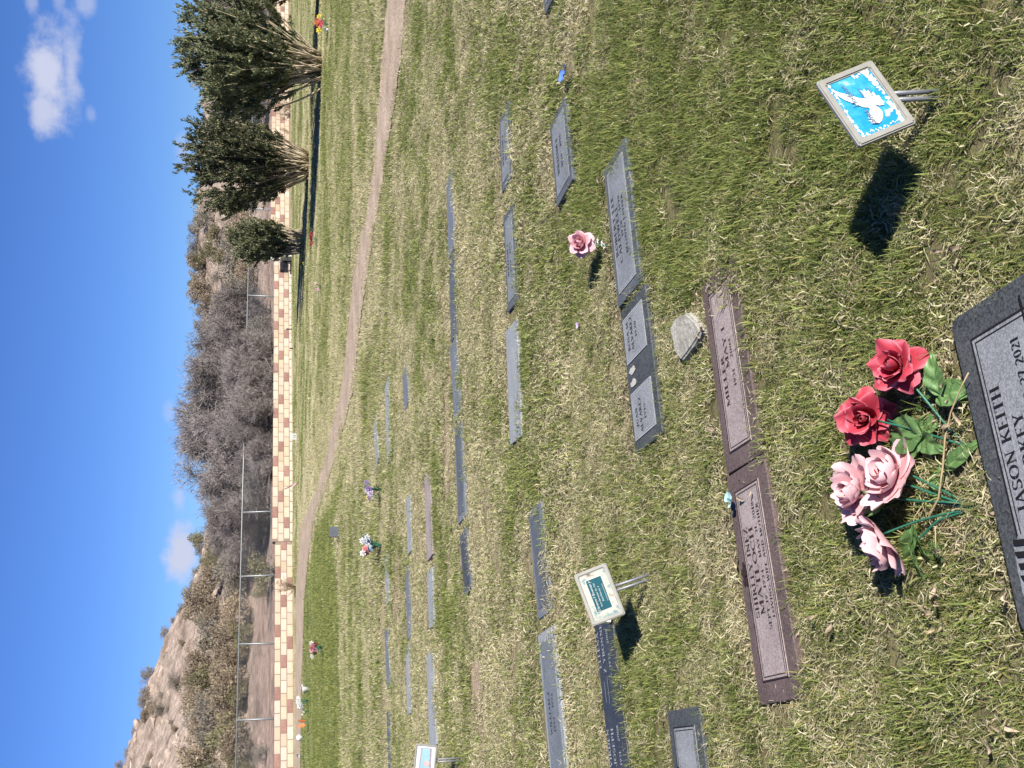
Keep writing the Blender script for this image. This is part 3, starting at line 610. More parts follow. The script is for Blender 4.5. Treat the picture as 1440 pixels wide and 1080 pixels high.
g_blue = granite('bluegrey_granite', (.04, .046, .055), (.115, .128, .146), .5); g_bluep = granite('bluegrey_panel', (.095, .105, .118), (.205, .222, .245), .6)
g_brown = granite('brown_granite', (.052, .037, .035), (.135, .10, .095), .5); g_brownp = granite('brown_panel', (.155, .125, .122), (.33, .28, .275), .7)
g_black = granite('black_granite', (.014, .017, .023), (.05, .057, .068), .3, 300)
g_pale = granite('weathered_granite', (.14, .152, .165), (.28, .30, .32), .75); g_slate = granite('slate_granite', (.07, .08, .095), (.17, .188, .21), .5)
ink = plain('carved_black', (.018, .018, .02), .8, .1); ink2 = plain('carved_grey', (.05, .052, .058), .8, .1); whitecut = plain('carved_white', (.42, .44, .46), .8, .1); browncut = plain('carved_brown', (.045, .03, .028), .8, .1); sandcut = plain('carved_sand', (.55, .53, .49), .8, .1)
STONES = []; OVER = []
def marker(P1, P2, depth, label, slab_m, panel_m=None, margin=.05, top=.03, lines=None, letter_m=None, W_=None, border=None, shape=None, corner=.012, panel_rects=None, tilt=(0, 0), og=(.10, .10)):
    """P1, P2: pixels of the far edge, right and left end. Local x runs to the right, y away from the camera."""
    if top < .029: depth *= .88
    a = gp(*P2, top)[:2]; b = gp(*P1, top)[:2]; ex = (b-a)/np.linalg.norm(b-a); w = np.linalg.norm(b-a)
    if W_: a = b-ex*W_; w = W_
    ey = np.array([-ex[1], ex[0]]); c = (a+b)/2-ey*depth/2
    o = link('grave_marker', None, loc=(c[0], c[1], 0), rot=(tilt[0], tilt[1], math.atan2(ex[1], ex[0]))); tag(o, label, 'grave marker', 'flat grave markers in the lawn')
    bm = bmesh.new(); bmesh.ops.create_cube(bm, size=1)
    for v in bm.verts: v.co = Vector((v.co.x*w, v.co.y*depth, v.co.z*.12+top-.06))
    vert = [e for e in bm.edges if abs(e.verts[0].co.z-e.verts[1].co.z) > .05]
    if corner: bmesh.ops.bevel(bm, geom=vert, offset=corner, segments=4, affect='EDGES', profile=.5)
    hz = [e for e in bm.edges if min(e.verts[0].co.z, e.verts[1].co.z) > top-.01]; bmesh.ops.bevel(bm, geom=hz, offset=.0035, segments=2, affect='EDGES', profile=.5)
    me = bpy.data.meshes.new('slab'); bm.to_mesh(me); bm.free(); me.materials.append(slab_m); link('slab', me, o)
    STONES.append((c, ex, ey, w, depth)); OVER.append(og)
    z = top+.0025
    if panel_m is not None:
        rects = panel_rects or [(-w/2+margin, -depth/2+margin*.9, w/2-margin, depth/2-margin*.8)]
        for (x0, y0, x1, y1) in rects:
            link('panel', boxme('panel', x1-x0, y1-y0, .004, panel_m, .001, 1, top-.0015), o, ((x0+x1)/2, (y0+y1)/2, 0))
            if border is not None:
                q = []
                for ins, t in ((.0, .0045), (.011, .003)):
                    X0, Y0, X1, Y1 = x0+ins, y0+ins, x1-ins, y1-ins
                    for r_ in ((X0, Y0, X1, Y0+t), (X0, Y1-t, X1, Y1), (X0, Y0+t, X0+t, Y1-t), (X1-t, Y0+t, X1, Y1-t)): q.append(r_)
                V = []; Fs = []
                for (p0, p1, p2, p3) in q:
                    n_ = len(V); V += [(p0, p1, z+.0006), (p2, p1, z+.0006), (p2, p3, z+.0006), (p0, p3, z+.0006)]; Fs.append((n_, n_+1, n_+2, n_+3))
                link('border_line', mesh('border_line', V, Fs, border), o)
    if lines: lettering(o, lines(w, depth) if callable(lines) else lines, letter_m or ink, z+.0012 if panel_m is not None else top+.0015)
    return o, w, depth, top
def emblem(parent, polys, m, z, name):
    V = []; Fs = []
    for k, pl in enumerate(polys):
        n_ = len(V); V += [(x, y, z+k*.0003) for x, y in pl]; Fs.append(tuple(range(n_, n_+len(pl))))
    return link(name, mesh(name, V, Fs, m), parent)
def blob(cx, cy, rx, ry, n=14, wob=.15, seed=0):
    r = random.Random(seed); return [(cx+rx*(1+wob*r.uniform(-1, 1))*math.cos(6.283*i/n), cy+ry*(1+wob*r.uniform(-1, 1))*math.sin(6.283*i/n)) for i in range(n)]

# nearest stone with the two lines of name and the date
sA, wA_, dA, tA = marker((1335, 452), (1437, 893), .40, 'dark granite marker with black serif lettering, cut off by the picture edge', g_dark, g_panel, .062, .03, None, ink, border=ink, corner=.022, og=(0, .02))
def stone_uv(o, px, py, z):
    q = o.matrix_world.inverted() @ Vector(gp(px, py, z)); return q.x, q.y
bpy.context.view_layer.update()
hA = .027
x1, y1 = stone_uv(sA, 1403, 540, tA); xk, yk = stone_uv(sA, 1428, 642, tA); xo, yo = stone_uv(sA, 1441, 690, tA)
zA = tA+.004
tw = text_width('JASON KEITH', hA, 1.22)
yb = y1-.006
lettering(sA, [('JASON KEITH', hA, x1-tw/2, yb, 1.22), ('HARKEY', hA, stone_uv(sA, 1436, 577, tA)[0]-text_width('HARKEY', hA, 1.2)/2, yb-.042, 1.2),
               ('APR 27 2021', .022, stone_uv(sA, 1426, 474, tA)[0]-text_width('APR 27 2021', .022, 1.05)/2, yb-.078, 1.05)], ink, zA)
# carved script emblem breaking the border on the left end
px_, py_ = stone_uv(sA, 1436, 800, tA)
emblem(sA, [blob(px_-.012, py_-.022, .075, .030, 22, .10, 4)], g_panel, zA-.0008, 'emblem_plate')
emblem(sA, [[(px_-.052+k*.022, py_-.052), (px_-.041+k*.022, py_-.052), (px_-.034+k*.022, py_-.002+.003*(k % 2)), (px_-.046+k*.022, py_-.004)] for k in range(5)]+[blob(px_-.066, py_-.030, .010, .012, 10, .1, 5), blob(px_-.058, py_-.012, .006, .007, 8, .1, 6)], ink, zA+.0006, 'script_emblem')
tx, ty = stone_uv(sA, 1437, 438, tA)
emblem(sA, [[(tx-.03, ty-.004), (tx-.022, ty-.004), (tx+.002, ty-.045), (tx-.006, ty-.045)], [(tx-.03, ty-.004), (tx+.03, ty-.004), (tx+.03, ty-.010), (tx-.03, ty-.010)]], ink, zA+.0006, 'corner_emblem')

# brown pair
marker((986, 403), (1022, 668), .27, 'brown granite marker with grass creeping over its long edge beside the loose rock', g_brown, g_brownp, .055, .018,
       lambda w, d: [('MILLER', .021, -.04, .025, 1.9), ('MAY I', .021, .06, -.004, 1.9), ('1931   2004', .015, .0, -.034, 1.7)], browncut, border=browncut, og=(.055, .17))
sB, wB_, dB, tB = marker((1021, 672), (1068, 992), .285, 'brown granite marker with carved flower and four lines of lettering, nearest brown stone', g_brown, g_brownp, .058, .020,
       lambda w, d: [('SHIRLEY INEZ', .023, .03, .034, 1.45), ('MATLOCH', .026, .03, .0, 1.7), ('SEPT 19, 1934 - MAY 31, 2018', .015, .04, -.028, 1.5), ('LOVING WIFE AND MOTHER', .014, .05, -.054, 1.45)], browncut, border=browncut, og=(.015, .03))
emblem(sB, [blob(.03+.024*math.cos(k*1.256), .090+.011*math.sin(k*1.256), .013, .008, 10, .2, k) for k in range(5)]+[blob(.03, .090, .009, .006, 9, .1, 8)], browncut, tB+.004, 'rose_emblem')
emblem(sB, [blob(-.045, .088, .034, .009, 12, .3, 9), blob(-.10, .082, .024, .007, 10, .3, 10)], g_brown, tB+.004, 'leaf_emblem')
# row behind
sC1 = marker((849, 240), (869, 434), .30, 'blue grey marker with rows of fine lettering behind the pink rose', g_blue, g_bluep, .045, .02,
       lambda w, d: [('ROBERT LEE', .026, .02, .055, 1.5), ('CALDWELL', .026, -.03, .018, 1.6), ('1928 - 1999', .02, .03, -.016, 1.5), ('BELOVED FATHER', .018, -.02, -.048, 1.4)], ink2, border=whitecut, og=(.06, .12))[0]
sC2, wC2, dC2, tC2 = marker((872, 440), (894, 640), .31, 'grey companion marker with two light name panels and two pale leaf emblems', g_dark, g_panel, .04, .024,
       lambda w, d: [('ROSA M', .020, w*.28, .062, 1.3), ('ALVAREZ', .022, w*.28, .022, 1.2), ('1920', .018, w*.28, -.018, 1.5), ('JUAN', .020, -w*.28, .062, 1.3), ('ALVAREZ', .022, -w*.28, .022, 1.2), ('1915', .018, -w*.28, -.018, 1.5)], ink2, border=whitecut,
       panel_rects=None if False else [(.06, -.095, .245, .115), (-.245, -.095, -.06, .115)], og=(.03, .03))
emblem(sC2, [blob(.024, .07, .014, .034, 12, .25, 1), blob(-.026, .07, .014, .034, 12, .25, 2)], sandcut, tC2+.003, 'leaf_emblem')
marker((938, 1000), (952, 1125), .31, 'dark edged marker with pale panel at the left picture edge', g_dark, g_panel, .055, .022, lambda w, d: [('MARTINEZ', .03, .05, .06, 1.2), ('DOROTHY', .028, .03, .015, 1.2), ('1926 - 2001', .024, .02, -.03, 1.1)], ink, border=ink, W_=.66, og=(.05, .05))
sD, wD, dD, tD = marker((833, 855), (862, 1120), .26, 'polished black companion marker with thin pale lettering beside the green card sign', g_black, None, .04, .02,
       lambda w, d: [('ELLENA', .028, .19, .075, 1.2), ('Z YBONNE', .028, .19, .02, 1.2), ('1933 - 2009', .022, .18, -.045, 1.1), ('VIRDEN', .028, -.19, .075, 1.2), ('JOSEPH', .028, -.19, .02, 1.2), ('1931 - 2008', .022, -.19, -.045, 1.1)], whitecut, og=(.045, .05))
emblem(sD, [[(-.02, .06), (.06, .06), (.06, .063), (-.02, .063)], [(-.03, .02), (.07, .02), (.07, .023), (-.03, .023)]], whitecut, tD+.0015, 'ring_emblem')
def tiny(w, d): return [('WILLIAM J', .03, 0, .03, 1.1), ('1924 - 1996', .026, 0, -.03, 1.1)]
marker((773, 178), (783, 292), .30, 'slim grey marker just behind the stone with the pink rose', g_blue, g_bluep, .04, .018, tiny, ink2)
for P1, P2, dpt, lab, sm, pm, lt in [
    ((702, 168), (706, 272), .27, 'grey marker at the right end of the row before the bare strip', g_blue, g_bluep, True), ((708, 307), (713, 440), .28, 'weathered grey marker second from the right end of its row', g_blue, g_bluep, True),
    ((711, 466), (717, 626), .30, 'plain pale grey concrete like marker in the middle of the lawn', g_pale, None, False), ((743, 722), (756, 872), .30, 'dark slate marker right of the crooked pale one', g_slate, g_blue, False),
    ((757, 893), (776, 1125), .34, 'pale grey marker with worn edge by the left picture edge', g_pale, g_slate, True), ((627, 258), (631, 366), .26, 'thin grey marker at the right end of the long far row', g_slate, None, False),
    ((631, 370), (634, 482), .26, 'narrow dark marker half sunk in dry grass of the long row', g_blue, None, False), ((633, 490), (639, 596), .28, 'grey marker with a bare earth strip along its far side', g_slate, None, False),
    ((638, 600), (645, 738), .30, 'long slate grey marker in the middle of the far row', g_slate, g_blue, False), ((646, 755), (653, 842), .28, 'small black marker at the left end of the far row', g_blue, g_dark, False),
    ((541, 545), (545, 654), .36, 'pale grey marker far off beyond the purple flowers', g_pale, None, False), ((525, 602), (529, 662), .3, 'faint grey marker farthest from the camera, near the purple flowers', g_pale, None, False), ((566, 528), (569, 580), .3, 'grey marker nearly swallowed by green turf', g_slate, None, False),
    ((571, 702), (573, 780), .3, 'grey marker below the red and blue bouquet', g_pale, None, False), ((596, 674), (601, 790), .32, 'flat brown marker in the dry strip', g_brownp, None, False),
    ((570, 800), (573, 900), .3, 'grey marker left of the red and blue bouquet in a bare strip', g_slate, None, False), ((570, 908), (573, 1005), .3, 'thin grey marker in a bare strip toward the left edge', g_pale, None, False),
    ((600, 805), (603, 885), .3, 'half buried grey marker left of the brown one', g_pale, None, False), ((599, 922), (605, 1052), .34, 'pale marker ending behind the white photo sign', g_pale, None, False),
    ((541, 785), (543, 852), .3, 'faint grey marker beyond the bare strip', g_pale, None, False), ((541, 890), (544, 970), .3, 'grey marker set in the far bare strip', g_slate, None, False), ((544, 1000), (546, 1100), .3, 'thin dark marker in the far strip at the left edge', g_blue, None, False),
    ((762, -60), (766, 22), .3, 'grey marker corner at the top picture edge', g_blue, g_bluep, False)]:
    marker(P1, P2, dpt, lab, sm, pm, 0.045, .016, tiny if lt else None, ink2, corner=.01, tilt=(random.uniform(-.012, .012), random.uniform(-.012, .012)))

# ------------------------------------------------------------------ small signs on stakes
steelp = plain('stake_steel', (.24, .25, .27), .45, .4, .3)
frame_m = noisy('frame_plastic', [(.3, (.19, .185, .165)), (.7, (.245, .24, .215))], 30, .4, .4)
def card_mat(name, kind):
    m, N, L, b = mat(name, .22, .5)
    tc = N.new('ShaderNodeTexCoord'); n = N.new('ShaderNodeTexNoise'); n.inputs['Scale'].default_value = 26 if kind == 'sky' else 20; n.inputs['Detail'].default_value = 6; n.inputs['Roughness'].default_value = .6
    L.new(tc.outputs['Object'], n.inputs['Vector'])
    if kind == 'sky': r = ramp(N, [(.0, (.006, .16, .38)), (.45, (.010, .21, .43)), (.60, (.04, .27, .48)), (.78, (.33, .47, .55))])
    elif kind == 'marble': r = ramp(N, [(.3, (.15, .165, .155)), (.40, (.12, .20, .20)), (.46, (.30, .31, .27)), (.56, (.40, .39, .32)), (.66, (.22, .20, .17)), (.74, (.10, .085, .07))])
    elif kind == 'teal': r = ramp(N, [(.3, (.006, .048, .063)), (.7, (.009, .072, .09))])
    else: r = ramp(N, [(.3, (.17, .31, .37)), (.7, (.27, .40, .45))])
    L.new(n.outputs['Fac'], r.inputs[0]); L.new(r.outputs[0], b.inputs['Base Color']); return m
def frame_mesh(w, h, t, rim, m):
    """shallow tray frame, x right, z up, face towards -y"""
    bm = bmesh.new(); loops = []
    for (W2, H2, y) in ((w/2, h/2, t/2), (w/2, h/2, -t/2), (w/2-rim, h/2-rim, -t/2), (w/2-rim, h/2-rim, t/2-.004)):
        loops.append([bm.verts.new((sx*W2, y, sz*H2)) for sx, sz in ((-1, -1), (1, -1), (1, 1), (-1, 1))])
    for a, b in zip(loops[:-1], loops[1:]):
        for k in range(4): bm.faces.new((a[k], a[(k+1) % 4], b[(k+1) % 4], b[k]))
    bm.faces.new(loops[0][::-1]); bm.faces.new(loops[3])
    bmesh.ops.recalc_face_normals(bm, faces=bm.faces[:]); bmesh.ops.bevel(bm, geom=bm.edges[:], offset=.003, segments=3, affect='EDGES')
    me = bpy.data.meshes.new('frame'); bm.to_mesh(me); bm.free(); me.materials.append(m); return me
def flat_xz(name, polys, m, parent, y):
    V = []; Fs = []
    for k, pl in enumerate(polys):
        n_ = len(V); V += [(a, y-(k % 6)*.00012, b) for a, b in pl]; Fs.append(tuple(range(n_, n_+len(pl))))
    return link(name, mesh(name, V, Fs, m), parent)
def sign(q, asp, base, label, card, rim=.016):
    c = np.array(q[:3]); w = q[6]; h = w*asp
    o = link('grave_sign', None, loc=tuple(base)); tag(o, label, 'sign', 'temporary grave signs on stakes')
    Rm = Matrix.Rotation(q[3], 4, 'Z') @ Matrix.Rotation(q[4], 4, 'X') @ Matrix.Rotation(q[5], 4, 'Y')
    f_ = link('frame', frame_mesh(w, h, .014, rim, frame_m), o); f_.matrix_local = Matrix.Translation(Vector(c-base)) @ Rm
    link('card', mesh('card', [(-w/2+rim, -.002, -h/2+rim), (w/2-rim, -.002, -h/2+rim), (w/2-rim, -.002, h/2-rim), (-w/2+rim, -.002, h/2-rim)], [(0, 1, 2, 3)], card), f_)
    R3 = np.array(Rm.to_3x3()); bot = c-base+R3@np.array([0, .006, -h/2+.02]); perp = R3@np.array([1, 0, 0])
    for s in (-1, 1):
        link('stake', tubes('stake', [([bot+perp*s*.0085, np.array([s*.0085, 0, .0])+np.array([0, 0, -.06])], .0054)], steelp, 10), o)
    return o, f_, w, h
def text_obj(parent, s, size, x, y, z, m, shear=0., name='lettering', align='CENTER'):
    cu = bpy.data.curves.new(name, 'FONT'); cu.body = s; cu.size = size; cu.align_x = align; cu.shear = shear; cu.resolution_u = 2; cu.materials.append(m)
    t = bpy.data.objects.new(name, cu); me = bpy.data.meshes.new_from_object(t); bpy.data.objects.remove(t); return link(name, me, parent, (x, y, z), (math.pi/2, 0, 0))
b1 = gp(1320, 128)
s1, f1, w1, h1 = sign([.6076, 1.9464, .178, .4009, -.3006, -.3317, .1804], .75, b1, 'blue sky sign with a white dove on two steel stakes', card_mat('sky_card', 'sky'))
white = plain('print_white', (.78, .80, .80), .5, .2); greyink = plain('print_grey', (.16, .22, .28), .6, .2)
ed = []
r_ = random.Random(5)
def wisps(x0, z0, x1, z1, n, s, dens=1.):
    for k in range(n):
        t = k/(n-1); ed.append(blob(x0+(x1-x0)*t+r_.uniform(-1, 1)*.004, z0+(z1-z0)*t+r_.uniform(-1, 1)*.0025, s*r_.uniform(.3, 1.4), s*r_.uniform(.25, .9), 9, .35, k))
X, Z = w1/2-.021, h1/2-.021
wisps(-X, -Z, X, -Z, 26, .0062); wisps(X, -Z, X, -Z*.3, 6, .006); wisps(-X, Z, X, Z, 34, .0034); wisps(-X, Z, -X, -Z, 22, .0030); wisps(X*.45, -Z*.9, X*.95, -Z*.8, 6, .008); wisps(-X*.62, -Z*.55, -X*.5, -Z*.9, 4, .008)
flat_xz('cloud_print', ed, white, f1, -.0028)
# the dove: fanned tail lower left, one wing swept up right, one wing drooping right, small head
def dv(pl): return [((a-.5)*.128-.004, (b-.56)*.098) for a, b in pl]
tailfan = [(.42, .50), (.30, .68), (.25, .66), (.25, .72), (.19, .68), (.20, .75), (.14, .68), (.15, .74), (.10, .64), (.11, .69), (.08, .58), (.10, .50), (.16, .42), (.26, .36), (.36, .38)]
upw = [(.40, .52), (.46, .66), (.54, .74), (.60, .80), (.64, .84), (.72, .92), (.80, .97), (.90, 1.02), (.99, 1.02), (.90, .94), (.82, .83), (.74, .72), (.68, .66), (.62, .58), (.55, .50), (.46, .44)]
loww = [(.46, .50), (.58, .52), (.66, .50), (.80, .52), (.74, .46), (.78, .42), (.70, .39), (.74, .34), (.65, .33), (.66, .27), (.57, .27), (.56, .21), (.47, .22), (.41, .20), (.36, .25), (.38, .34), (.44, .42)]
body = [(.30, .50), (.36, .56), (.46, .58), (.56, .60), (.62, .57), (.60, .50), (.50, .44), (.38, .40), (.30, .42)]
flat_xz('dove_print', [dv(tailfan), dv(upw), dv(loww), dv(body)], white, f1, -.0042)
text_obj(f1, 'James', .017, -.038, -.0058, .006, greyink, .3); text_obj(f1, 'Hodgson', .017, .028, -.0058, .016, greyink, .3); text_obj(f1, 'In Loving Memory', .0072, .012, -.0058, -.006, greyink, .3); text_obj(f1, 'Forever', .009, .02, -.0058, -.024, greyink, .3)
b2 = gp(917, 803)
s2, f2, w2, h2 = sign([-.7495, 3.5311, .1999, .2171, -.5251, -.3284, .1928], .66, b2, 'small framed sign with a teal card and pale writing on steel stakes', card_mat('marble_card', 'marble'), .014)
flat_xz('card_edge', [[(-.058, -.030), (.062, -.030), (.062, .032), (-.058, .032)]], plain('print_cream', (.62, .64, .58), .5, .2), f2, -.0028)
tealm = card_mat('teal_print', 'teal'); flat_xz('teal_panel', [[(-.056, -.028), (.060, -.028), (.060, .030), (-.056, .030)]], tealm, f2, -.0042)
cre = plain('print_pale', (.66, .72, .68), .5, .2)
for s, sz, z in (('Clarence F Bowman Jr', .0125, .016), ('born December 26, 1941', .0085, .003), ('Died February 3', .0085, -.009), ('Las Cruces Funeral Home', .006, -.024)): text_obj(f2, s, sz, 0, -.0058, z, cre, .2)
b3 = gp(650, 1068); c3 = atY(598, 1068, b3[1])
s3, f3, w3, h3 = sign([c3[0]-.005, c3[1], c3[2], .05, -.25, .09, .21], .7, b3, 'white framed photo sign on stakes at the left picture edge', plain('photo_white', (.74, .76, .76), .4, .4), .012)
flat_xz('photo', [[(-.07, -.045), (.082, -.036), (.082, .034), (-.07, .04)]], plain('photo_edge', (.38, .33, .37), .4, .3), f3, -.0028)
flat_xz('photo_sky', [[(-.062, -.034), (.078, -.026), (.078, .026), (-.062, .030)]], card_mat('pale_blue_print', 'pale'), f3, -.0042)
flat_xz('portrait', [blob(-.02, -.012, .020, .022, 14, .08, 3), blob(-.018, -.01, .012, .014, 12, .05, 4)], plain('portrait_pink', (.62, .46, .44), .5, .2), f3, -.0056)

# ------------------------------------------------------------------ artificial flowers
petal_mat = colattr('silk_petal', .55, .2, .25, .1); fleaf_mat = colattr('silk_leaf', .42, .35, .15, .12); stemg = noisy('plastic_stem', [(.3, (.012, .085, .055)), (.7, (.03, .14, .09))], 40, .4, .4)
def petal_mesh(name, L_, wmax, a0, a1, pw, rb, colfn, notch=0., ripple=.004, seed=0, nu=10, nv=10, rmin=.006, edge=0.):
    r = np.random.default_rng(seed); V = []; cols = []; ph = r.uniform(0, 6.28, 4)
    for i in range(nu+1):
        u = -1+2*i/nu
        for j in range(nv+1):
            v = j/nv; tipcut = 1-.26*abs(u)**2.6-notch*max(0, 1-abs(u)*4)**1.2-.03*math.sin(5*u+ph[0])
            vv = v*tipcut; K = 10; rho = rb; z = 0
            for k in range(K):
                t = (k+.5)/K*vv; a = math.radians(a0+(a1-a0)*t**pw+edge*max(0, t-.7)*max(0, abs(u)-.2)); rho += math.sin(a)*L_*vv/K; z += math.cos(a)*L_*vv/K
            wd = wmax*math.sin(math.pi*(.14+.56*v**.8))**1.1
            rr = max(rho, rmin); phi = wd*u/max(rr, wmax*.55)
            rr2 = rr*(1+.10*u*u*math.sin(ph[1])*v)
            z += ripple*v*v*math.sin(4.2*u+ph[2])+ripple*.5*v*v*math.sin(9*u+ph[3])
            V.append((rr2*math.cos(phi), rr2*math.sin(phi), z)); cols.append(colfn(u, v))
    Fs = [(i*(nv+1)+j, (i+1)*(nv+1)+j, (i+1)*(nv+1)+j+1, i*(nv+1)+j+1) for i in range(nu) for j in range(nv)]
    return mesh(name, V, Fs, petal_mat, cols, True)
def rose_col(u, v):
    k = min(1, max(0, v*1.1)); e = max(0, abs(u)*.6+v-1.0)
    c = np.array([.34, .014, .028])*(1-k)+np.array([.50, .062, .095])*k; c = c*(1-.10*abs(math.sin(u*11+v*2))); return c+np.array([.14, .15, .17])*min(1, e*2.2)  # last term paints a pale pinkish sheen into the petal edges
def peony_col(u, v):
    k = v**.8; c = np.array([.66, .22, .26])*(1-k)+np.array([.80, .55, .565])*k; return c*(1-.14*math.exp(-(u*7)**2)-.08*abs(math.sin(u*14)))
def pinkrose_col(u, v):
    k = v; c = np.array([.58, .12, .17])*(1-k)+np.array([.66, .42, .45])*k; return c+np.array([0, .06, .05])*max(0, abs(u)-.5)
ROSE = [(4, .036, .018, 22, -42, 1., .002, 0), (4, .044, .024, 34, -22, 1.2, .003, 0), (5, .052, .030, 46, 6, 1.5, .004, 200), (5, .058, .036, 58, 66, 1.8, .005, 300), (5, .060, .040, 74, 112, 1.6, .006, 250)]
PEONY = [(4, .030, .020, 35, -30, 1., .003, 0), (5, .048, .034, 62, -22, 1., .004, 0), (6, .062, .042, 84, -2, 1.1, .005, 40), (6, .072, .046, 100, 44, 1.3, .006, 120)]
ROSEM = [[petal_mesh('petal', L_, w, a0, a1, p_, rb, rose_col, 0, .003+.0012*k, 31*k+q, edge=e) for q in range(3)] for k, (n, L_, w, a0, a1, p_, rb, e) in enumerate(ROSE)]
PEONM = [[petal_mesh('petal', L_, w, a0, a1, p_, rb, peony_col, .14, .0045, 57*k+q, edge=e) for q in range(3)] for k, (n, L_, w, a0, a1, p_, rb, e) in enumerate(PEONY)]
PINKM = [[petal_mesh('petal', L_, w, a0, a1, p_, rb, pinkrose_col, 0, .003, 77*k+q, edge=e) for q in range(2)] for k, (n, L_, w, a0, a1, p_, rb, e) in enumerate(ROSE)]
def axis_matrix(pos, axis, spin=0.):
    q = Vector(axis).normalized().to_track_quat('Z', 'Y'); return Matrix.Translation(Vector(pos)) @ q.to_matrix().to_4x4() @ Matrix.Rotation(spin, 4, 'Z')
corem = {'rose': plain('rose_heart', (.30, .012, .02), .6, .2), 'peony': plain('peony_stamens', (.72, .42, .14), .6, .2)}
redst = plain('stamen_red', (.62, .03, .05), .6, .2); calm = plain('calyx_green', (.02, .10, .045), .5, .3)
def bloom(parent, pos, axis, layers, meshes, scale=1., spin=0., core='rose', skip=0, seed=0):
    r = random.Random(seed)
    bm = bmesh.new(); bmesh.ops.create_icosphere(bm, subdivisions=2, radius=.012)
    for v in bm.verts: v.co = Vector((v.co.x*.8, v.co.y*.8, v.co.z*1.1+.012))
    me = bpy.data.meshes.new('heart'); bm.to_mesh(me); bm.free(); me.materials.append(corem[core])
    o = link('bloom', me, parent); o.matrix_local = axis_matrix(pos, axis, spin) @ Matrix.Scale(scale, 4)
    # calyx
    V = []; Fs = []
    for k in range(5):
        a = k*1.2566; n_ = len(V); V += [(0, 0, -.004), (.012*math.cos(a-.35), .012*math.sin(a-.35), .0), (.034*math.cos(a), .034*math.sin(a), .002), (.012*math.cos(a+.35), .012*math.sin(a+.35), .0)]; Fs.append((n_, n_+1, n_+2, n_+3))
    link('calyx', mesh('calyx', V, Fs, calm), o)
    if core == 'peony':
        lines = [(bez((0, 0, .01), (r.gauss(0, .006), r.gauss(0, .006), .024), (r.gauss(0, .008), r.gauss(0, .008), r.uniform(.020, .030)), 4), .0013) for _ in range(12)]; link('stamens', tubes('stamens', lines, redst, 5), o)
    for k, (n, *_r) in enumerate(layers):
        for q in range(n):
            if k >= len(layers)-1 and skip and q < skip: continue
            p_ = link('petal', meshes[k][r.randrange(len(meshes[k]))], o, (0, 0, -.0015*k), (r.uniform(-.16, .16), r.uniform(-.16, .16), 6.283*q/n+k*.7+r.uniform(-.22, .22))); s = r.uniform(.86, 1.12); p_.scale = (s, s, s)
    return o
def leaf_mesh(L_, W2, droop, seed, serr=0., dark=(.04, .10, .026), light=(.14, .235, .085)):
    nu, nv = 12, 26; V = []; cols = []; r = random.Random(seed); tw = r.uniform(-.3, .3)
    for i in range(nu+1):
        u = -1+2*i/nu
        for j in range(nv+1):
            v = j/nv; wd = W2*(math.sin(math.pi*v**.78)**.85)*(1+serr*math.sin(v*46))+.0008; x = u*wd; y = v*L_; z = abs(u)*wd*.28-droop*v*v*L_+.0022*math.sin(v*18-abs(u)*5)+x*tw*v
            V.append((x, y, z)); vein = abs(u) < .1 or (math.sin((v-abs(u)*.16)*2*math.pi*7.2) > .86 and abs(u) < .85)
            b = .30+.25*v; k = 1. if vein else b; cols.append(np.array(dark)*(1-k)+np.array(light)*k)
    return mesh('leaf', V, [(i*(nv+1)+j, (i+1)*(nv+1)+j, (i+1)*(nv+1)+j+1, i*(nv+1)+j+1) for i in range(nu) for j in range(nv)], fleaf_mat, cols, True)
LEAVES = [leaf_mesh(.075, .021, .25, k, .03) for k in range(3)]; LONGL = [leaf_mesh(.085, .013, .3, 9+k, 0.) for k in range(2)]
def add_leaf(parent, base, p0, p1, z0, z1, me, L0, roll=0.):
    """leaf from pixel p0 (stalk) to pixel p1 (tip) at heights z0, z1"""
    a = gp(*p0, z0); b = gp(*p1, z1); y = Vector(b-a); Ln = y.length; y.normalize(); up = Vector((0, 0, 1)); x = y.cross(up).normalized(); z = x.cross(y)
    m_ = Matrix((x, y, z)).transposed().to_4x4(); s = Ln/L0
    o = link('leaf', me, parent); o.matrix_local = Matrix.Translation(Vector(a-base)) @ m_ @ Matrix.Rotation(roll, 4, 'Y') @ Matrix.Scale(s*1.2, 4)
def stem_px(parent, base, pts, rad=.0026):
    P = np.array([gp(a, b, z)-base for a, b, z in pts]); t = np.linspace(0, len(P)-1, 14); i = np.arange(len(P)); C_ = np.c_[[np.interp(t, i, P[:, k]) for k in range(3)]].T
    for _ in range(2): C_[1:-1] = (C_[:-2]+2*C_[1:-1]+C_[2:])/4
    link('stem', tubes('stem', [(C_, np.full(len(C_), rad))], stemg, 8), parent)
ax = lambda u, r, f_: vU*u+vR*r-vF*f_
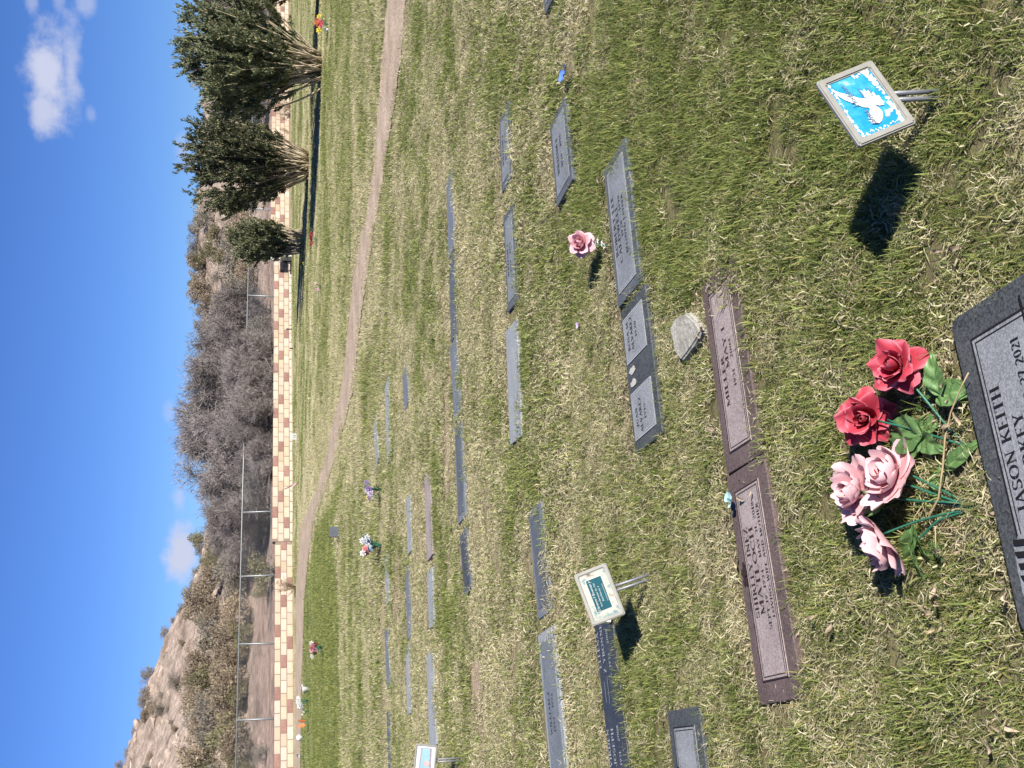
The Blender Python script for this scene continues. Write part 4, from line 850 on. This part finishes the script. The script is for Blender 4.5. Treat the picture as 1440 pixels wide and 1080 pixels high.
# red roses
bR = gp(1362, 626); oR = link('red_rose_spray', None, loc=tuple(bR)); tag(oR, 'pair of red artificial roses lying beside the near dark stone', 'flowers')
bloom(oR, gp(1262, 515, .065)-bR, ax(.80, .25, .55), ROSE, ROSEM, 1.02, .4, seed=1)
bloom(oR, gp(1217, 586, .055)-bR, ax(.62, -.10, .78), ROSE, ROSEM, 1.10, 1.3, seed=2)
stem_px(oR, bR, [(1266, 520, .06), (1300, 560, .035), (1332, 600, .015), (1360, 628, .006)]); stem_px(oR, bR, [(1235, 592, .05), (1270, 600, .04), (1310, 612, .025), (1362, 628, .008)]); stem_px(oR, bR, [(1248, 590, .045), (1290, 608, .03), (1330, 618, .018), (1362, 630, .006)], .002)
for (p0, p1, z0, z1, k, rl) in [((1322, 556, ), (1305, 508), .03, .055, 0, .3), ((1318, 560), (1352, 545), .03, .035, 1, -.3), ((1310, 558), (1290, 535), .03, .02, 2, 0), ((1300, 612), (1243, 612), .035, .05, 0, .15), ((1296, 612), (1268, 642), .035, .05, 1, -.25), ((1292, 612), (1312, 632), .03, .04, 2, .2), ((1290, 604), (1316, 590), .025, .02, 1, 0), ((1288, 572), (1296, 578), .03, .02, 2, 0)]:
    add_leaf(oR, bR, p0, p1, z0, z1, LEAVES[k], .075, rl)
# pink peonies
bP = gp(1368, 716); oP = link('pink_peony_spray', None, loc=tuple(bP)); tag(oP, 'bunch of pale pink artificial peonies with long green stems lying on the grass', 'flowers')
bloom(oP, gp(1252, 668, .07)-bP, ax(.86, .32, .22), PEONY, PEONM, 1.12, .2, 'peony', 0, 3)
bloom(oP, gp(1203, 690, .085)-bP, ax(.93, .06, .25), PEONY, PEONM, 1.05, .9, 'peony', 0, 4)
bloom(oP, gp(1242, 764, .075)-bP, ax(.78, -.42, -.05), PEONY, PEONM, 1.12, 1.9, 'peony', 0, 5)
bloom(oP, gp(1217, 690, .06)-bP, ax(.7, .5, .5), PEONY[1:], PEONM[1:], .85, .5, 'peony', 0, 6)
for pts in [[(1262, 676, .06), (1300, 690, .035), (1340, 704, .02), (1372, 712, .006)], [(1205, 694, .08), (1250, 700, .055), (1310, 706, .03), (1372, 714, .008)], [(1240, 752, .07), (1285, 734, .045), (1330, 722, .02), (1370, 716, .006)], [(1275, 665, .05), (1322, 688, .03), (1368, 712, .008)], [(1290, 760, .04), (1320, 730, .025), (1365, 718, .006)], [(1280, 704, .04), (1330, 706, .03), (1370, 709, .01)]]: stem_px(oP, bP, pts)
for (p0, p1, z0, z1, k, rl) in [((1250, 700), (1188, 722), .075, .09, 0, .2), ((1240, 702), (1186, 712), .085, .095, 1, 0), ((1286, 738), (1292, 784), .05, .04, 0, .3), ((1282, 740), (1270, 804), .05, .035, 1, -.2), ((1284, 742), (1278, 800), .045, .05, 0, .5), ((1330, 660), (1358, 628), .02, .03, 1, .2), ((1310, 760), (1308, 806), .02, .012, 0, 0), ((1318, 762), (1322, 802), .02, .012, 1, 0), ((1310, 700), (1325, 650), .02, .02, 0, .3), ((1295, 715), (1285, 690), .03, .03, 1, 0)]:
    add_leaf(oP, bP, p0, p1, z0, z1, LONGL[k], .085, rl)
# single pink rose behind the blue grey stone
bK = gp(858, 346); oK = link('pink_rose', None, loc=tuple(bK)); tag(oK, 'single pink and white artificial rose beside the blue grey marker', 'flowers')
pk = gp(818, 343, .10)-bK; bloom(oK, pk, ax(.55, .05, .85), ROSE, PINKM, 1.05, .3, seed=8)
link('stem', tubes('stem', [(bez(pk, (pk[0]*.6, pk[1]*.6, pk[2]*.4), (0, 0, -.02), 8), np.full(8, .003))], stemg, 8), oK)
wh = plain('silk_white', (.78, .76, .72), .6, .2)
V = []; Fs = []
for k, (a, b) in enumerate([(838, 342), (842, 338), (848, 342), (851, 346)]):
    c = gp(a, b, .045-.007*k)-bK
    for q in range(5):
        t = q*1.256+k; n_ = len(V); V += [tuple(c), tuple(c+np.array([.010*math.cos(t-.5), .010*math.sin(t-.5), .006])), tuple(c+np.array([.017*math.cos(t), .017*math.sin(t), .004])), tuple(c+np.array([.010*math.cos(t+.5), .010*math.sin(t+.5), .006]))]; Fs.append((n_, n_+1, n_+2, n_+3))
link('small_white_blossom', mesh('small_white_blossom', V, Fs, wh), oK)

# far bouquets: each of small petal rosettes on stalks with leaves
def silk(c): return plain('silk_%02d%02d%02d' % tuple(int(x*99) for x in c), c, .6, .2)
def bouquet(px, py, h, w, cols, label, n=9, leafy=True, seed=0, pot=None, pal=None):
    r = random.Random(seed); b = gp(px, py); o = link('bouquet', None, loc=tuple(b)); tag(o, label, 'flowers')
    heads = []
    for k in range(n):
        t = r.uniform(0, 6.283); q = math.sqrt(r.uniform(0, 1))*w/2; heads.append(np.array([q*math.cos(t), q*math.sin(t)*.8, h*r.uniform(.6, 1.02)]))
    if pot: link('vase', tubes('vase', [([(0, 0, 0), (0, 0, h*.2), (0, 0, h*.4)], np.array([pot[0]*.7, pot[0], pot[0]*.85]))], silk(pot[1]), 12), o)
    link('stem', tubes('stem', [(bez((0, 0, -.02), (p_[0]*.3, p_[1]*.3, p_[2]*.6), p_, 5), np.full(5, .004)) for p_ in heads], stemg, 5), o)
    per = {}
    for k, p_ in enumerate(heads): per.setdefault(k % len(cols), []).append(p_)
    for ci, ps in per.items():
        for c in ps:
            V = []; Fs = []; R_ = w*.17*r.uniform(.8, 1.2); tx_ = Vector((r.uniform(-.6, .6), -.8+r.uniform(-.3, .3), .7)).normalized(); qm = tx_.to_track_quat('Z', 'Y')
            for ring, (rr, zz, m_) in enumerate(((1, 0, 6), (.62, .35, 5), (.3, .55, 3))):
                for q in range(m_):
                    t = q*6.283/m_+ring*.6; n_ = len(V); a = lambda s, dt, z: qm @ Vector((R_*s*math.cos(t+dt), R_*s*math.sin(t+dt), R_*z))
                    V += [a(.12, 0, zz*.3), a(rr*.62, -.45, zz*.8+.12), a(rr*1.05, -.15, zz+.18*r.uniform(.3, 1.6)), a(rr*1.05, .2, zz+.18), a(rr*.62, .45, zz*.8+.12)]; Fs.append(tuple(range(n_, n_+5)))
            link('blossom', mesh('blossom', V, Fs, silk(cols[ci])), o, tuple(c))
    if leafy:
        for k in range(max(4, n//2)):
            t = r.uniform(0, 6.283); l_ = link('leaf', LEAVES[k % 3], o, (.1*w*math.cos(t), .1*w*math.sin(t), h*r.uniform(.2, .5)), (r.uniform(.2, .9), 0, t-1.57)); s = h/.075*.34; l_.scale = (s, s, s)
    return o
PUR, YEL, WHT, PNK, COR, DRD, ORG, BLU = (.28, .19, .42), (.72, .58, .03), (.78, .78, .76), (.72, .36, .40), (.66, .10, .13), (.22, .02, .035), (.62, .16, .05), (.22, .36, .58)
bouquet(462, 34, .26, .34, [COR, ORG, COR, YEL], 'coral and yellow bouquet on the lawn at the picture top', 10, True, 1)
bouquet(462, 42, .12, .10, [WHT, (.5, .62, .66)], 'little white vase of flowers next to the coral bouquet', 4, False, 2, (.035, (.6, .68, .7)))
bouquet(446, 337, .17, .30, [DRD, (.34, .03, .05)], 'dark red flowers on the lawn below the smallest leafy bush', 8, False, 3)
bouquet(432, 372, .13, .12, [YEL, (.6, .6, .1)], 'tiny yellow flower in the shadow of the smallest bush', 3, True, 4)
bouquet(454, 404, .16, .20, [PNK, (.74, .5, .52)], 'small pale pink flower standing in the far grass', 4, True, 5)
bouquet(537, 688, .18, .20, [PUR, (.42, .33, .56), PUR, (.5, .42, .6)], 'purple flower bouquet with yellow blossoms beside it', 9, True, 6)
oY = bouquet(531, 698, .13, .12, [YEL], 'bright yellow flower leaning from the purple bouquet', 4, False, 7)
bouquet(537, 766, .21, .22, [COR, WHT, (.58, .64, .72), (.70, .22, .24), WHT, BLU], 'red white and blue bouquet on the lawn', 12, True, 8)
bouquet(457, 910, .28, .34, [DRD, WHT, (.4, .1, .14), WHT, PNK], 'dark red and white bouquet with dark leaves on the green strip', 10, True, 9)
bouquet(435, 985, .26, .34, [WHT, (.74, .78, .72)], 'cluster of white flowers near the wall', 8, True, 10)
bouquet(434.5, 1001, .16, .18, [WHT, (.74, .7, .4)], 'cream flowers next to the white cluster near the wall', 5, True, 11)
bouquet(432, 964, .16, .16, [(.3, .2, .15), WHT], 'brown and white flowers by the square white pot', 4, False, 12)
bouquet(426, 1064, .14, .22, [(.25, .12, .10), WHT], 'brown and white flowers at the left end near the wall', 4, False, 13)
# square white pot, white lantern, orange butterfly spinner
def lathe(name, prof, m, parent=None, loc=(0, 0, 0), n=14):
    V = []; Fs = []
    for r_, z in prof:
        for k in range(n): V.append((r_*math.cos(6.283*k/n), r_*math.sin(6.283*k/n), z))
    for i in range(len(prof)-1):
        for k in range(n): Fs.append((i*n+k, i*n+(k+1) % n, (i+1)*n+(k+1) % n, (i+1)*n+k))
    Fs.append(tuple(range(n))[::-1]); Fs.append(tuple((len(prof)-1)*n+k for k in range(n))); return link(name, mesh(name, V, Fs, m, smooth=True), parent, loc)
o = link('flower_pot', None, loc=tuple(gp(434.5, 969))); tag(o, 'small white pot with orange rim flowers near the wall', 'pot'); lathe('vase', [(.05, 0), (.07, .13), (.08, .15), (.07, .155)], silk(WHT), o)
V = []; Fs = []
for q in range(9):
    t = q*.7; n_ = len(V); V += [(0, 0, .16), (.06*math.cos(t-.3), .06*math.sin(t-.3), .18), (.09*math.cos(t), .09*math.sin(t), .17), (.06*math.cos(t+.3), .06*math.sin(t+.3), .18)]; Fs.append((n_, n_+1, n_+2, n_+3))
link('blossom', mesh('blossom', V, Fs, silk(ORG)), o)
tag(lathe('solar_lantern', [(.035, 0), (.05, .05), (.085, .09), (.075, .14), (.03, .17)], silk(WHT), None, tuple(gp(426, 1037))), 'rounded white ornament on the grass near the wall', 'ornament')
o = link('butterfly_ornament', None, loc=tuple(gp(434, 1016))); tag(o, 'orange butterfly shaped ornament on a stick near the wall', 'ornament')
link('stick', tubes('stick', [([(0, 0, -.05), (0, 0, .22)], .006)], steelp, 6), o)
for s in (-1, 1):
    w_ = mesh('wing', [(0, 0, .12), (s*.05, -.03, .25), (s*.10, -.05, .23), (s*.085, -.04, .17), (s*.09, -.04, .11), (s*.05, -.03, .08)], [(0, 1, 2, 3, 4, 5)], silk((.74, .24, .08))); link('wing', w_, o)
# small flag leaning at the wall
o = link('small_flag', None, loc=tuple(gp(421, 676))); tag(o, 'small striped flag on a thin stick leaning by the wall', 'flag')
link('stick', tubes('stick', [([(0, 0, -.05), (-.30, .05, .52)], .006)], silk((.2, .16, .12)), 6), o)
def flag():
    nx, nz = 14, 13; A = np.array([-.30, .05, .52]); d = unit(np.array([.30, -.05, -.52]))
    V = []; Fs = []; mi = []
    for i in range(nx+1):
        for j in range(nz+1):
            a = i/nx; b = j/nz; base = A+d*b*.30; V.append((base[0]+a*.10-.02*a*math.sin(b*5)+.03*a, base[1]-.03*math.sin(a*9+b*2)*a-.03*a, base[2]-a*.34+.02*b))
    for i in range(nx):
        for j in range(nz):
            Fs.append((i*(nz+1)+j, (i+1)*(nz+1)+j, (i+1)*(nz+1)+j+1, i*(nz+1)+j+1)); mi.append(2 if (i < 6 and j < 7) else j % 2)
    me = mesh('cloth', V, Fs, None, smooth=True)
    for m_ in (silk((.45, .04, .06)), silk((.70, .68, .66)), silk((.05, .06, .16))): me.materials.append(m_)
    for p_, k in zip(me.polygons, mi): p_.material_index = k
    link('cloth', me, o)
flag()
# upright granite vase block, number plate, stakes, bench
o = link('upright_headstone', None, loc=tuple(gp(478, 748)), rot=(0, 0, .25)); tag(o, 'small upright grey stone standing alone on the green strip', 'headstone')
link('slab', boxme('slab', .17, .09, .17, g_blue, .008, 2), o); link('plinth', boxme('plinth', .20, .12, .04, g_blue, .006, 2, -.02), o)
o = link('number_plate', None, loc=tuple(gp(418, 614))); tag(o, 'little white number plate by the foot of the wall', 'sign')
link('plate', boxme('plate', .20, .02, .16, silk((.66, .66, .62)), .003, 1, .02), o); link('stake', tubes('stake', [([(0, .02, -.05), (0, .02, .16)], .008)], steelp, 6), o)
lettering(None, [], ink, 0)
cu = text_obj(o, '15', .13, 0, -.012, .05, ink)
for (v, py, h, lab) in [(412, 932, .30, 'thin dark stake against the left part of the wall'), (411, 463, .22, 'short black post at the foot of the wall left of the bench'), (412.5, 490, .12, 'little dark sprinkler post at the wall foot')]:
    tag(lathe('ground_stake', [(.022, -.03), (.022, h*.8), (.03, h*.8), (.03, h), (.012, h+.01)], silk((.03, .03, .03)), None, tuple(gp(v, py)), 10), lab, 'post')
tb_ = tpos(374); o = link('bench', None, loc=tuple(wall_pt(tb_, -.9)), rot=(0, 0, math.atan2(wt[1], wt[0]))); tag(o, 'small concrete bench with pale back slab beside the smallest leafy bush', 'bench')
conc = noisy('bench_concrete', [(.3, (.34, .33, .30)), (.7, (.43, .42, .39))], 8, .85, .15); dkw = plain('bench_dark', (.03, .03, .032), .7, .2)  # near-black: shade on the bench panels is put into this colour
link('back_slab', boxme('back_slab', .78, .05, .17, conc, .008, 1, .70), o, (0, .18, 0)); link('back_panel', boxme('back_panel', 1.0, .03, .15, dkw, .004, 1, .54), o, (.1, .20, 0))
link('seat', boxme('seat', .95, .36, .07, conc, .008, 1, .40), o)
for s in (-1, 1): link('leg', boxme('leg', .09, .28, .41, conc, .006, 1, -.02), o, (s*.36, 0, 0)); link('back_post', boxme('back_post', .05, .05, .85, dkw, .004, 1, -.02), o, (s*.30, .215, 0))
link('shade_panel', boxme('shade_panel', 1.05, .03, .34, dkw, .004, 1, .0), o, (0, .17, 0))  # dark sheet standing in for the shaded gap under the seat

# ------------------------------------------------------------------ loose things in the grass
rockg = noisy('field_stone', [(.3, (.20, .19, .165)), (.7, (.32, .31, .275))], 22, .9, .15, 7, .6, 50, fine=(120, .2))
def field_rock():
    top_px = [(945, 463), (952, 447), (964, 440), (975, 452), (982, 466), (970, 488), (957, 508), (950, 496)]
    T = np.array([gp(a, b, .038) for a, b in top_px]); c = T.mean(0); T = T-c; pts = [(q[0], q[1]) for q in T]; n = len(pts)
    bm = bmesh.new()
    top = [bm.verts.new((x, y, .038+.08*y+.04*x)) for x, y in pts]; midv = [bm.verts.new((x*1.05, y*1.03, .012)) for x, y in pts]; bot = [bm.verts.new((x*1.02, y, -.02)) for x, y in pts]
    bm.faces.new(top); bm.faces.new(bot[::-1])
    for a, b in ((top, midv), (midv, bot)):
        for k in range(n): bm.faces.new((a[k], b[k], b[(k+1) % n], a[(k+1) % n]))
    bmesh.ops.recalc_face_normals(bm, faces=bm.faces[:]); bmesh.ops.bevel(bm, geom=bm.edges[:], offset=.006, segments=3, affect='EDGES'); bmesh.ops.triangulate(bm, faces=bm.faces[:]); bmesh.ops.subdivide_edges(bm, edges=bm.edges[:], cuts=1)
    for v in bm.verts: v.co += Vector((1, 1, 1))*.008*(float(fbm(v.co.x*30, v.co.y*30+v.co.z*20, 3))-.5)
    me = bpy.data.meshes.new('field_rock'); bm.to_mesh(me); bm.free(); me.materials.append(rockg)
    o = link('field_rock', me, None, (c[0], c[1], .0)); tag(o, 'loose pale grey rock lying beside the brown marker', 'rock')
    STONES.append((np.array([c[0], c[1]]), np.array([.9, -.43]), np.array([.43, .9]), .12, .08)); OVER.append((.02, 0))
field_rock()
def petal_scrap(px, py, c, label, s=1., seed=0, z=.03):
    r = random.Random(seed); o = link('loose_petal', None, loc=tuple(gp(px, py, z))); tag(o, label, 'petal')
    for k in range(2):
        me = petal_mesh('petal', .05, .026, 60, 20, 1, .003, lambda u, v: np.array(c)*(.85+.25*v), .05, .004, seed+k); l_ = link('petal', me, o, (0, 0, 0), (r.uniform(-.3, .3), r.uniform(.3, .7), k*1.2+seed)); l_.scale = (s, s, s)
petal_scrap(794, 97, (.10, .22, .62), 'loose blue silk petal lying in the grass', 1.25, 3, .04)
petal_scrap(1024, 708, (.42, .66, .64), 'pale mint silk petal on the corner of the brown marker', .75, 5, .05)
petal_scrap(813, 454, (.48, .36, .56), 'small faded lilac petal in the grass behind the companion marker', .5, 8)
petal_scrap(858, 868, (.62, .6, .55), 'whitish dry petal by the black marker', .45, 9)
# long dry stalk over the stems
drym = noisy('dry_stalk', [(.3, (.28, .21, .11)), (.7, (.42, .33, .19))], 30, .8, .1)
b = gp(1330, 700); o = link('dry_stalk', None, loc=tuple(b)); tag(o, 'long dry bent stalk lying across the flower stems', 'stalk')
P = np.array([gp(a, c, z)-b for a, c, z in [(1362, 524, .05), (1350, 548, .045), (1337, 580, .04), (1329, 615, .04), (1326, 655, .04), (1320, 700, .035), (1306, 728, .03), (1292, 738, .02)]]); link('stalk', tubes('stalk', [(P, np.linspace(.0014, .0026, len(P)))], drym, 6), o)
lines = []
for pts in [[(1313, 715, .03), (1302, 725, .03), (1312, 743, .025), (1345, 742, .02), (1372, 722, .01)], [(1315, 741, .03), (1316, 770, .02), (1320, 790, .01)], [(1300, 720, .03), (1296, 705, .035), (1292, 695, .03)], [(1296, 712, .03), (1285, 728, .03), (1300, 735, .03)], [(1243, 722, .04), (1256, 742, .03), (1272, 752, .02)]]: lines.append((np.array([gp(*q)-b for q in pts]), np.full(len(pts), .0012)))
for l_ in lines: link('side_stalk', tubes('side_stalk', [l_], drym, 5), o)

# ------------------------------------------------------------------ grass: clumps of real blades set out point by point
blade_mat = colattr('grass_blade', .6, .2, .42, .22)
def blade_arrays(r, n, rad, lmin, lmax, wid, tilt, seg, green, bend=.9):
    V = []; Fs = []; C_ = []
    for k in range(n):
        a = r.uniform(0, 6.283); q = rad*math.sqrt(r.uniform(0, 1)); p = np.array([q*math.cos(a), q*math.sin(a), -.004]); h = r.uniform(0, 6.283)*1.; L_ = r.uniform(lmin, lmax)
        g = r.uniform(0, 1) < green
        tl = r.uniform(*tilt) if g else r.uniform(.75, 1.5)
        if not g: p[2] += r.uniform(0, .016); L_ *= .72
        d = np.array([math.cos(h), math.sin(h), 0]); s = np.array([-math.sin(h), math.cos(h), 0]); w = wid*r.uniform(.6, 1.2)*(1. if g else .85)
        if g:
            t = r.uniform(0, 1); c = np.array([.09, .135, .03])*(1-t)+np.array([.32, .36, .105])*t
            if r.uniform(0, 1) < .10: c = np.array([.38, .34, .13])
        else:
            t = r.uniform(0, 1); c = np.array([.38, .33, .18])*(1-t)+np.array([.80, .74, .50])*t
        o = len(V); cur = p; ang = tl
        for i in range(seg+1):
            f_ = i/seg; ww = w*(1-f_**1.7)
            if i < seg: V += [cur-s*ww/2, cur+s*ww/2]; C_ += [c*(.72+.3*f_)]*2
            else: V += [cur]; C_ += [c*1.05]
            st = L_/seg; cur = cur+(d*math.sin(ang)+np.array([0, 0, math.cos(ang)]))*st; ang += bend*r.uniform(.2, 1.)/seg
            if cur[2] < .002: cur[2] = .002+r.uniform(0, .004)
            h2 = r.normal()*(.28 if g else .6); d = np.array([d[0]*math.cos(h2)-d[1]*math.sin(h2), d[0]*math.sin(h2)+d[1]*math.cos(h2), 0])
            if not g: s = unit(s+r.normal(size=3)*.35)
        for i in range(seg-1): Fs.append((o+2*i, o+2*i+1, o+2*i+3, o+2*i+2))
        Fs.append((o+2*seg-2, o+2*seg-1, o+2*seg))
    return V, Fs, C_
def clump(name, seed, *a, **k):
    V, Fs, C_ = blade_arrays(np.random.default_rng(seed), *a, **k); o = bpy.data.objects.new(name, mesh(name, V, Fs, blade_mat, C_)); return o   # source only, not in the scene
def scatter(name, pts, rz, sc, idx, src, label):
    me = bpy.data.meshes.new(name); me.vertices.add(len(pts)); me.vertices.foreach_set('co', np.ascontiguousarray(pts, np.float32).ravel())
    at = me.attributes.new('rz', 'FLOAT', 'POINT'); at.data.foreach_set('value', rz.astype(np.float32)); at = me.attributes.new('sc', 'FLOAT', 'POINT'); at.data.foreach_set('value', sc.astype(np.float32)); at = me.attributes.new('idx', 'INT', 'POINT'); at.data.foreach_set('value', idx.astype(np.int32))
    o = link(name, me); tag(o, label, 'grass', kind='stuff')
    ng = bpy.data.node_groups.new(name, 'GeometryNodeTree'); ng.interface.new_socket('Geometry', in_out='INPUT', socket_type='NodeSocketGeometry'); ng.interface.new_socket('Geometry', in_out='OUTPUT', socket_type='NodeSocketGeometry')
    N = ng.nodes; L = ng.links; gi = N.new('NodeGroupInput'); go = N.new('NodeGroupOutput'); jn = N.new('GeometryNodeJoinGeometry')
    def attr(nm, ty):
        n = N.new('GeometryNodeInputNamedAttribute'); n.data_type = ty; n.inputs[0].default_value = nm; return n.outputs[0]
    ar, as_, ai = attr('rz', 'FLOAT'), attr('sc', 'FLOAT'), attr('idx', 'INT'); cx = N.new('ShaderNodeCombineXYZ'); L.new(ar, cx.inputs[2])
    for k, s in enumerate(src):
        oi = N.new('GeometryNodeObjectInfo'); oi.inputs['Object'].default_value = s; oi.inputs['As Instance'].default_value = True
        cmpn = N.new('FunctionNodeCompare'); cmpn.data_type = 'INT'; cmpn.operation = 'EQUAL'; L.new(ai, cmpn.inputs[2]); cmpn.inputs[3].default_value = k
        ip = N.new('GeometryNodeInstanceOnPoints'); L.new(gi.outputs[0], ip.inputs['Points']); L.new(cmpn.outputs[0], ip.inputs['Selection']); L.new(oi.outputs['Geometry'], ip.inputs['Instance']); L.new(cx.outputs[0], ip.inputs['Rotation']); L.new(as_, ip.inputs['Scale']); L.new(ip.outputs[0], jn.inputs[0])
    L.new(jn.outputs[0], go.inputs[0]); md = o.modifiers.new('scatter', 'NODES'); md.node_group = ng; return o
def stone_ok(x, y, grow):
    ok = np.ones(len(x), bool)
    for (c, ex, ey, w, d), (on, orr) in zip(STONES, OVER):
        u = (x-c[0])*ex[0]+(y-c[1])*ex[1]; v = (x-c[0])*ey[0]+(y-c[1])*ey[1]; nz = vnoise(x*7+31, y*7)
        near_ = -d/2-grow*.6+on*(.35+.9*np.clip(nz-.15, 0, 1)); right_ = w/2+grow*.3-orr*np.clip(.55-v/d, 0, 1)*(.6+.8*nz)
        ok &= ~((u < right_) & (u > -w/2-grow*.3) & (v < d/2+grow) & (v > near_))
    return ok
def far_edge(x, y):
    e = np.zeros(len(x))
    for c, ex, ey, w, d in STONES:                            # dead thatch is left along the back of each stone
        u = (x-c[0])*ex[0]+(y-c[1])*ex[1]; v = (x-c[0])*ey[0]+(y-c[1])*ey[1]-d/2
        e = np.maximum(e, (np.abs(u) < w/2+.03)*(v > -.05)*np.clip(1-v/.16, 0, 1))
    return e
def sample(r0, r1, dens, grow, ang=math.radians(29), seed=0):
    r = np.random.default_rng(seed); A = ang*(r1*r1-r0*r0); n = int(A*dens); rr = np.sqrt(r.uniform(r0*r0, r1*r1, n)); th = r.uniform(-ang, ang, n); x = rr*np.sin(th); y = rr*np.cos(th)-1.5
    ok = stone_ok(x, y, grow) & (wall_s(x, y) < -.15); tp = in_poly(x, y, TRACKPOLY); de = np.minimum(dist_poly(x, y, track_far), dist_poly(x, y, track_near)); ok &= ~tp | (r.uniform(0, 1, n) < .012+.55*np.exp(-(de/.16)**2))
    ok &= r.uniform(0, 1, n) > .6*far_edge(x, y)
    ok &= r.uniform(0, 1, n) > .8*bareness(x, y)
    x, y = x[ok], y[ok]; return r, x, y
def pick(r, x, y, per):
    D = dryness(x, y)+r.normal(size=len(x))*.16+.35*far_edge(x, y); return np.where(D < .33, 0, np.where(D < .60, 1, 2))*per+r.integers(0, per, len(x))
def build_grass():
    P3 = 4
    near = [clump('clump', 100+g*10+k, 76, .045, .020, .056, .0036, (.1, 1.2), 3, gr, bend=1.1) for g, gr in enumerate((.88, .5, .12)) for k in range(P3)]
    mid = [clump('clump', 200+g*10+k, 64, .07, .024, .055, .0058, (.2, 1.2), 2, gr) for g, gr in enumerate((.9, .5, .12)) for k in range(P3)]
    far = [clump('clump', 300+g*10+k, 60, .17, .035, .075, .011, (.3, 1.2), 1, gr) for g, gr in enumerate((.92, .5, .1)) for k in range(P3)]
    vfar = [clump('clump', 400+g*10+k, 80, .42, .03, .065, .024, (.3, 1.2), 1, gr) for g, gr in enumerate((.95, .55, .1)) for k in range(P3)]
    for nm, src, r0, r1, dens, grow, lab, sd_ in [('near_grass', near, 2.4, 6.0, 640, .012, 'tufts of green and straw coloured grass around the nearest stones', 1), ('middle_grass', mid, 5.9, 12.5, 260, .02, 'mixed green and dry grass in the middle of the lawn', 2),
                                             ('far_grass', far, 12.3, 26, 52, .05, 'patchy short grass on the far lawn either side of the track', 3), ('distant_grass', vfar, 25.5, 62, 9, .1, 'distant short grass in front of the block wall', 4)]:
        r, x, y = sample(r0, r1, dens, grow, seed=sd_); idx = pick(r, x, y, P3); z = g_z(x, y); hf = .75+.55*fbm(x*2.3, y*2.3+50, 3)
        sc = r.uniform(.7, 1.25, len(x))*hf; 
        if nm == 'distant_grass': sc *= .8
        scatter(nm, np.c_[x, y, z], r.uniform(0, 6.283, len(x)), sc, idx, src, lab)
build_grass()
# dead leaves and straw scraps
def litter():
    lm = colattr('dead_leaf', .85, .1, .2, .3); src = []
    for k in range(6):
        r = random.Random(k); V = []; Fs = []; nu, nv = 4, 7; L_ = r.uniform(.018, .04); w = L_*r.uniform(.12, .22); cl = r.uniform(.6, 2.2); C_ = []
        for i in range(nu+1):
            for j in range(nv+1):
                u = -1+2*i/nu; v = j/nv; wd = w*math.sin(math.pi*min(1, v*.95+.04)); V.append((u*wd, v*L_, cl*abs(u)*wd+.008*math.sin(v*4+k)+.004)); t = r.uniform(0, 1); C_.append(np.array([.20, .14, .085])*(1-t)+np.array([.43, .36, .26])*t)
        Fs = [(i*(nv+1)+j, (i+1)*(nv+1)+j, (i+1)*(nv+1)+j+1, i*(nv+1)+j+1) for i in range(nu) for j in range(nv)]; src.append(bpy.data.objects.new('dead_leaf', mesh('dead_leaf', V, Fs, lm, C_, True)))
    r = np.random.default_rng(77); _, x, y = sample(2.4, 8, 5, -.05, seed=78); P = [np.c_[x, y]]
    for c, ex, ey, w, d in STONES[:12]:                       # gathered along the far edges of the stones
        n = 20; u = r.uniform(-w/2, w/2, n); v = d/2+r.gamma(1.4, .018, n); P.append(np.c_[c[0]+ex[0]*u+ey[0]*v, c[1]+ex[1]*u+ey[1]*v])
    for (a, b) in [(1352, 360), (1345, 375), (1320, 850), (1330, 865), (1338, 842), (1130, 590), (1062, 700), (1175, 870), (1350, 612), (1345, 770), (1420, 1010)]:
        q = gp(a, b)[:2]; P.append(q+r.normal(size=(5, 2))*.03)
    P = np.concatenate(P); n = len(P); z = g_z(P[:, 0], P[:, 1])+r.uniform(.012, .035, n)
    scatter('dead_leaves', np.c_[P, z], r.uniform(0, 6.283, n), r.uniform(.35, .95, n), r.integers(0, 6, n), src, 'curled dry leaves and scraps scattered in the grass')
litter()
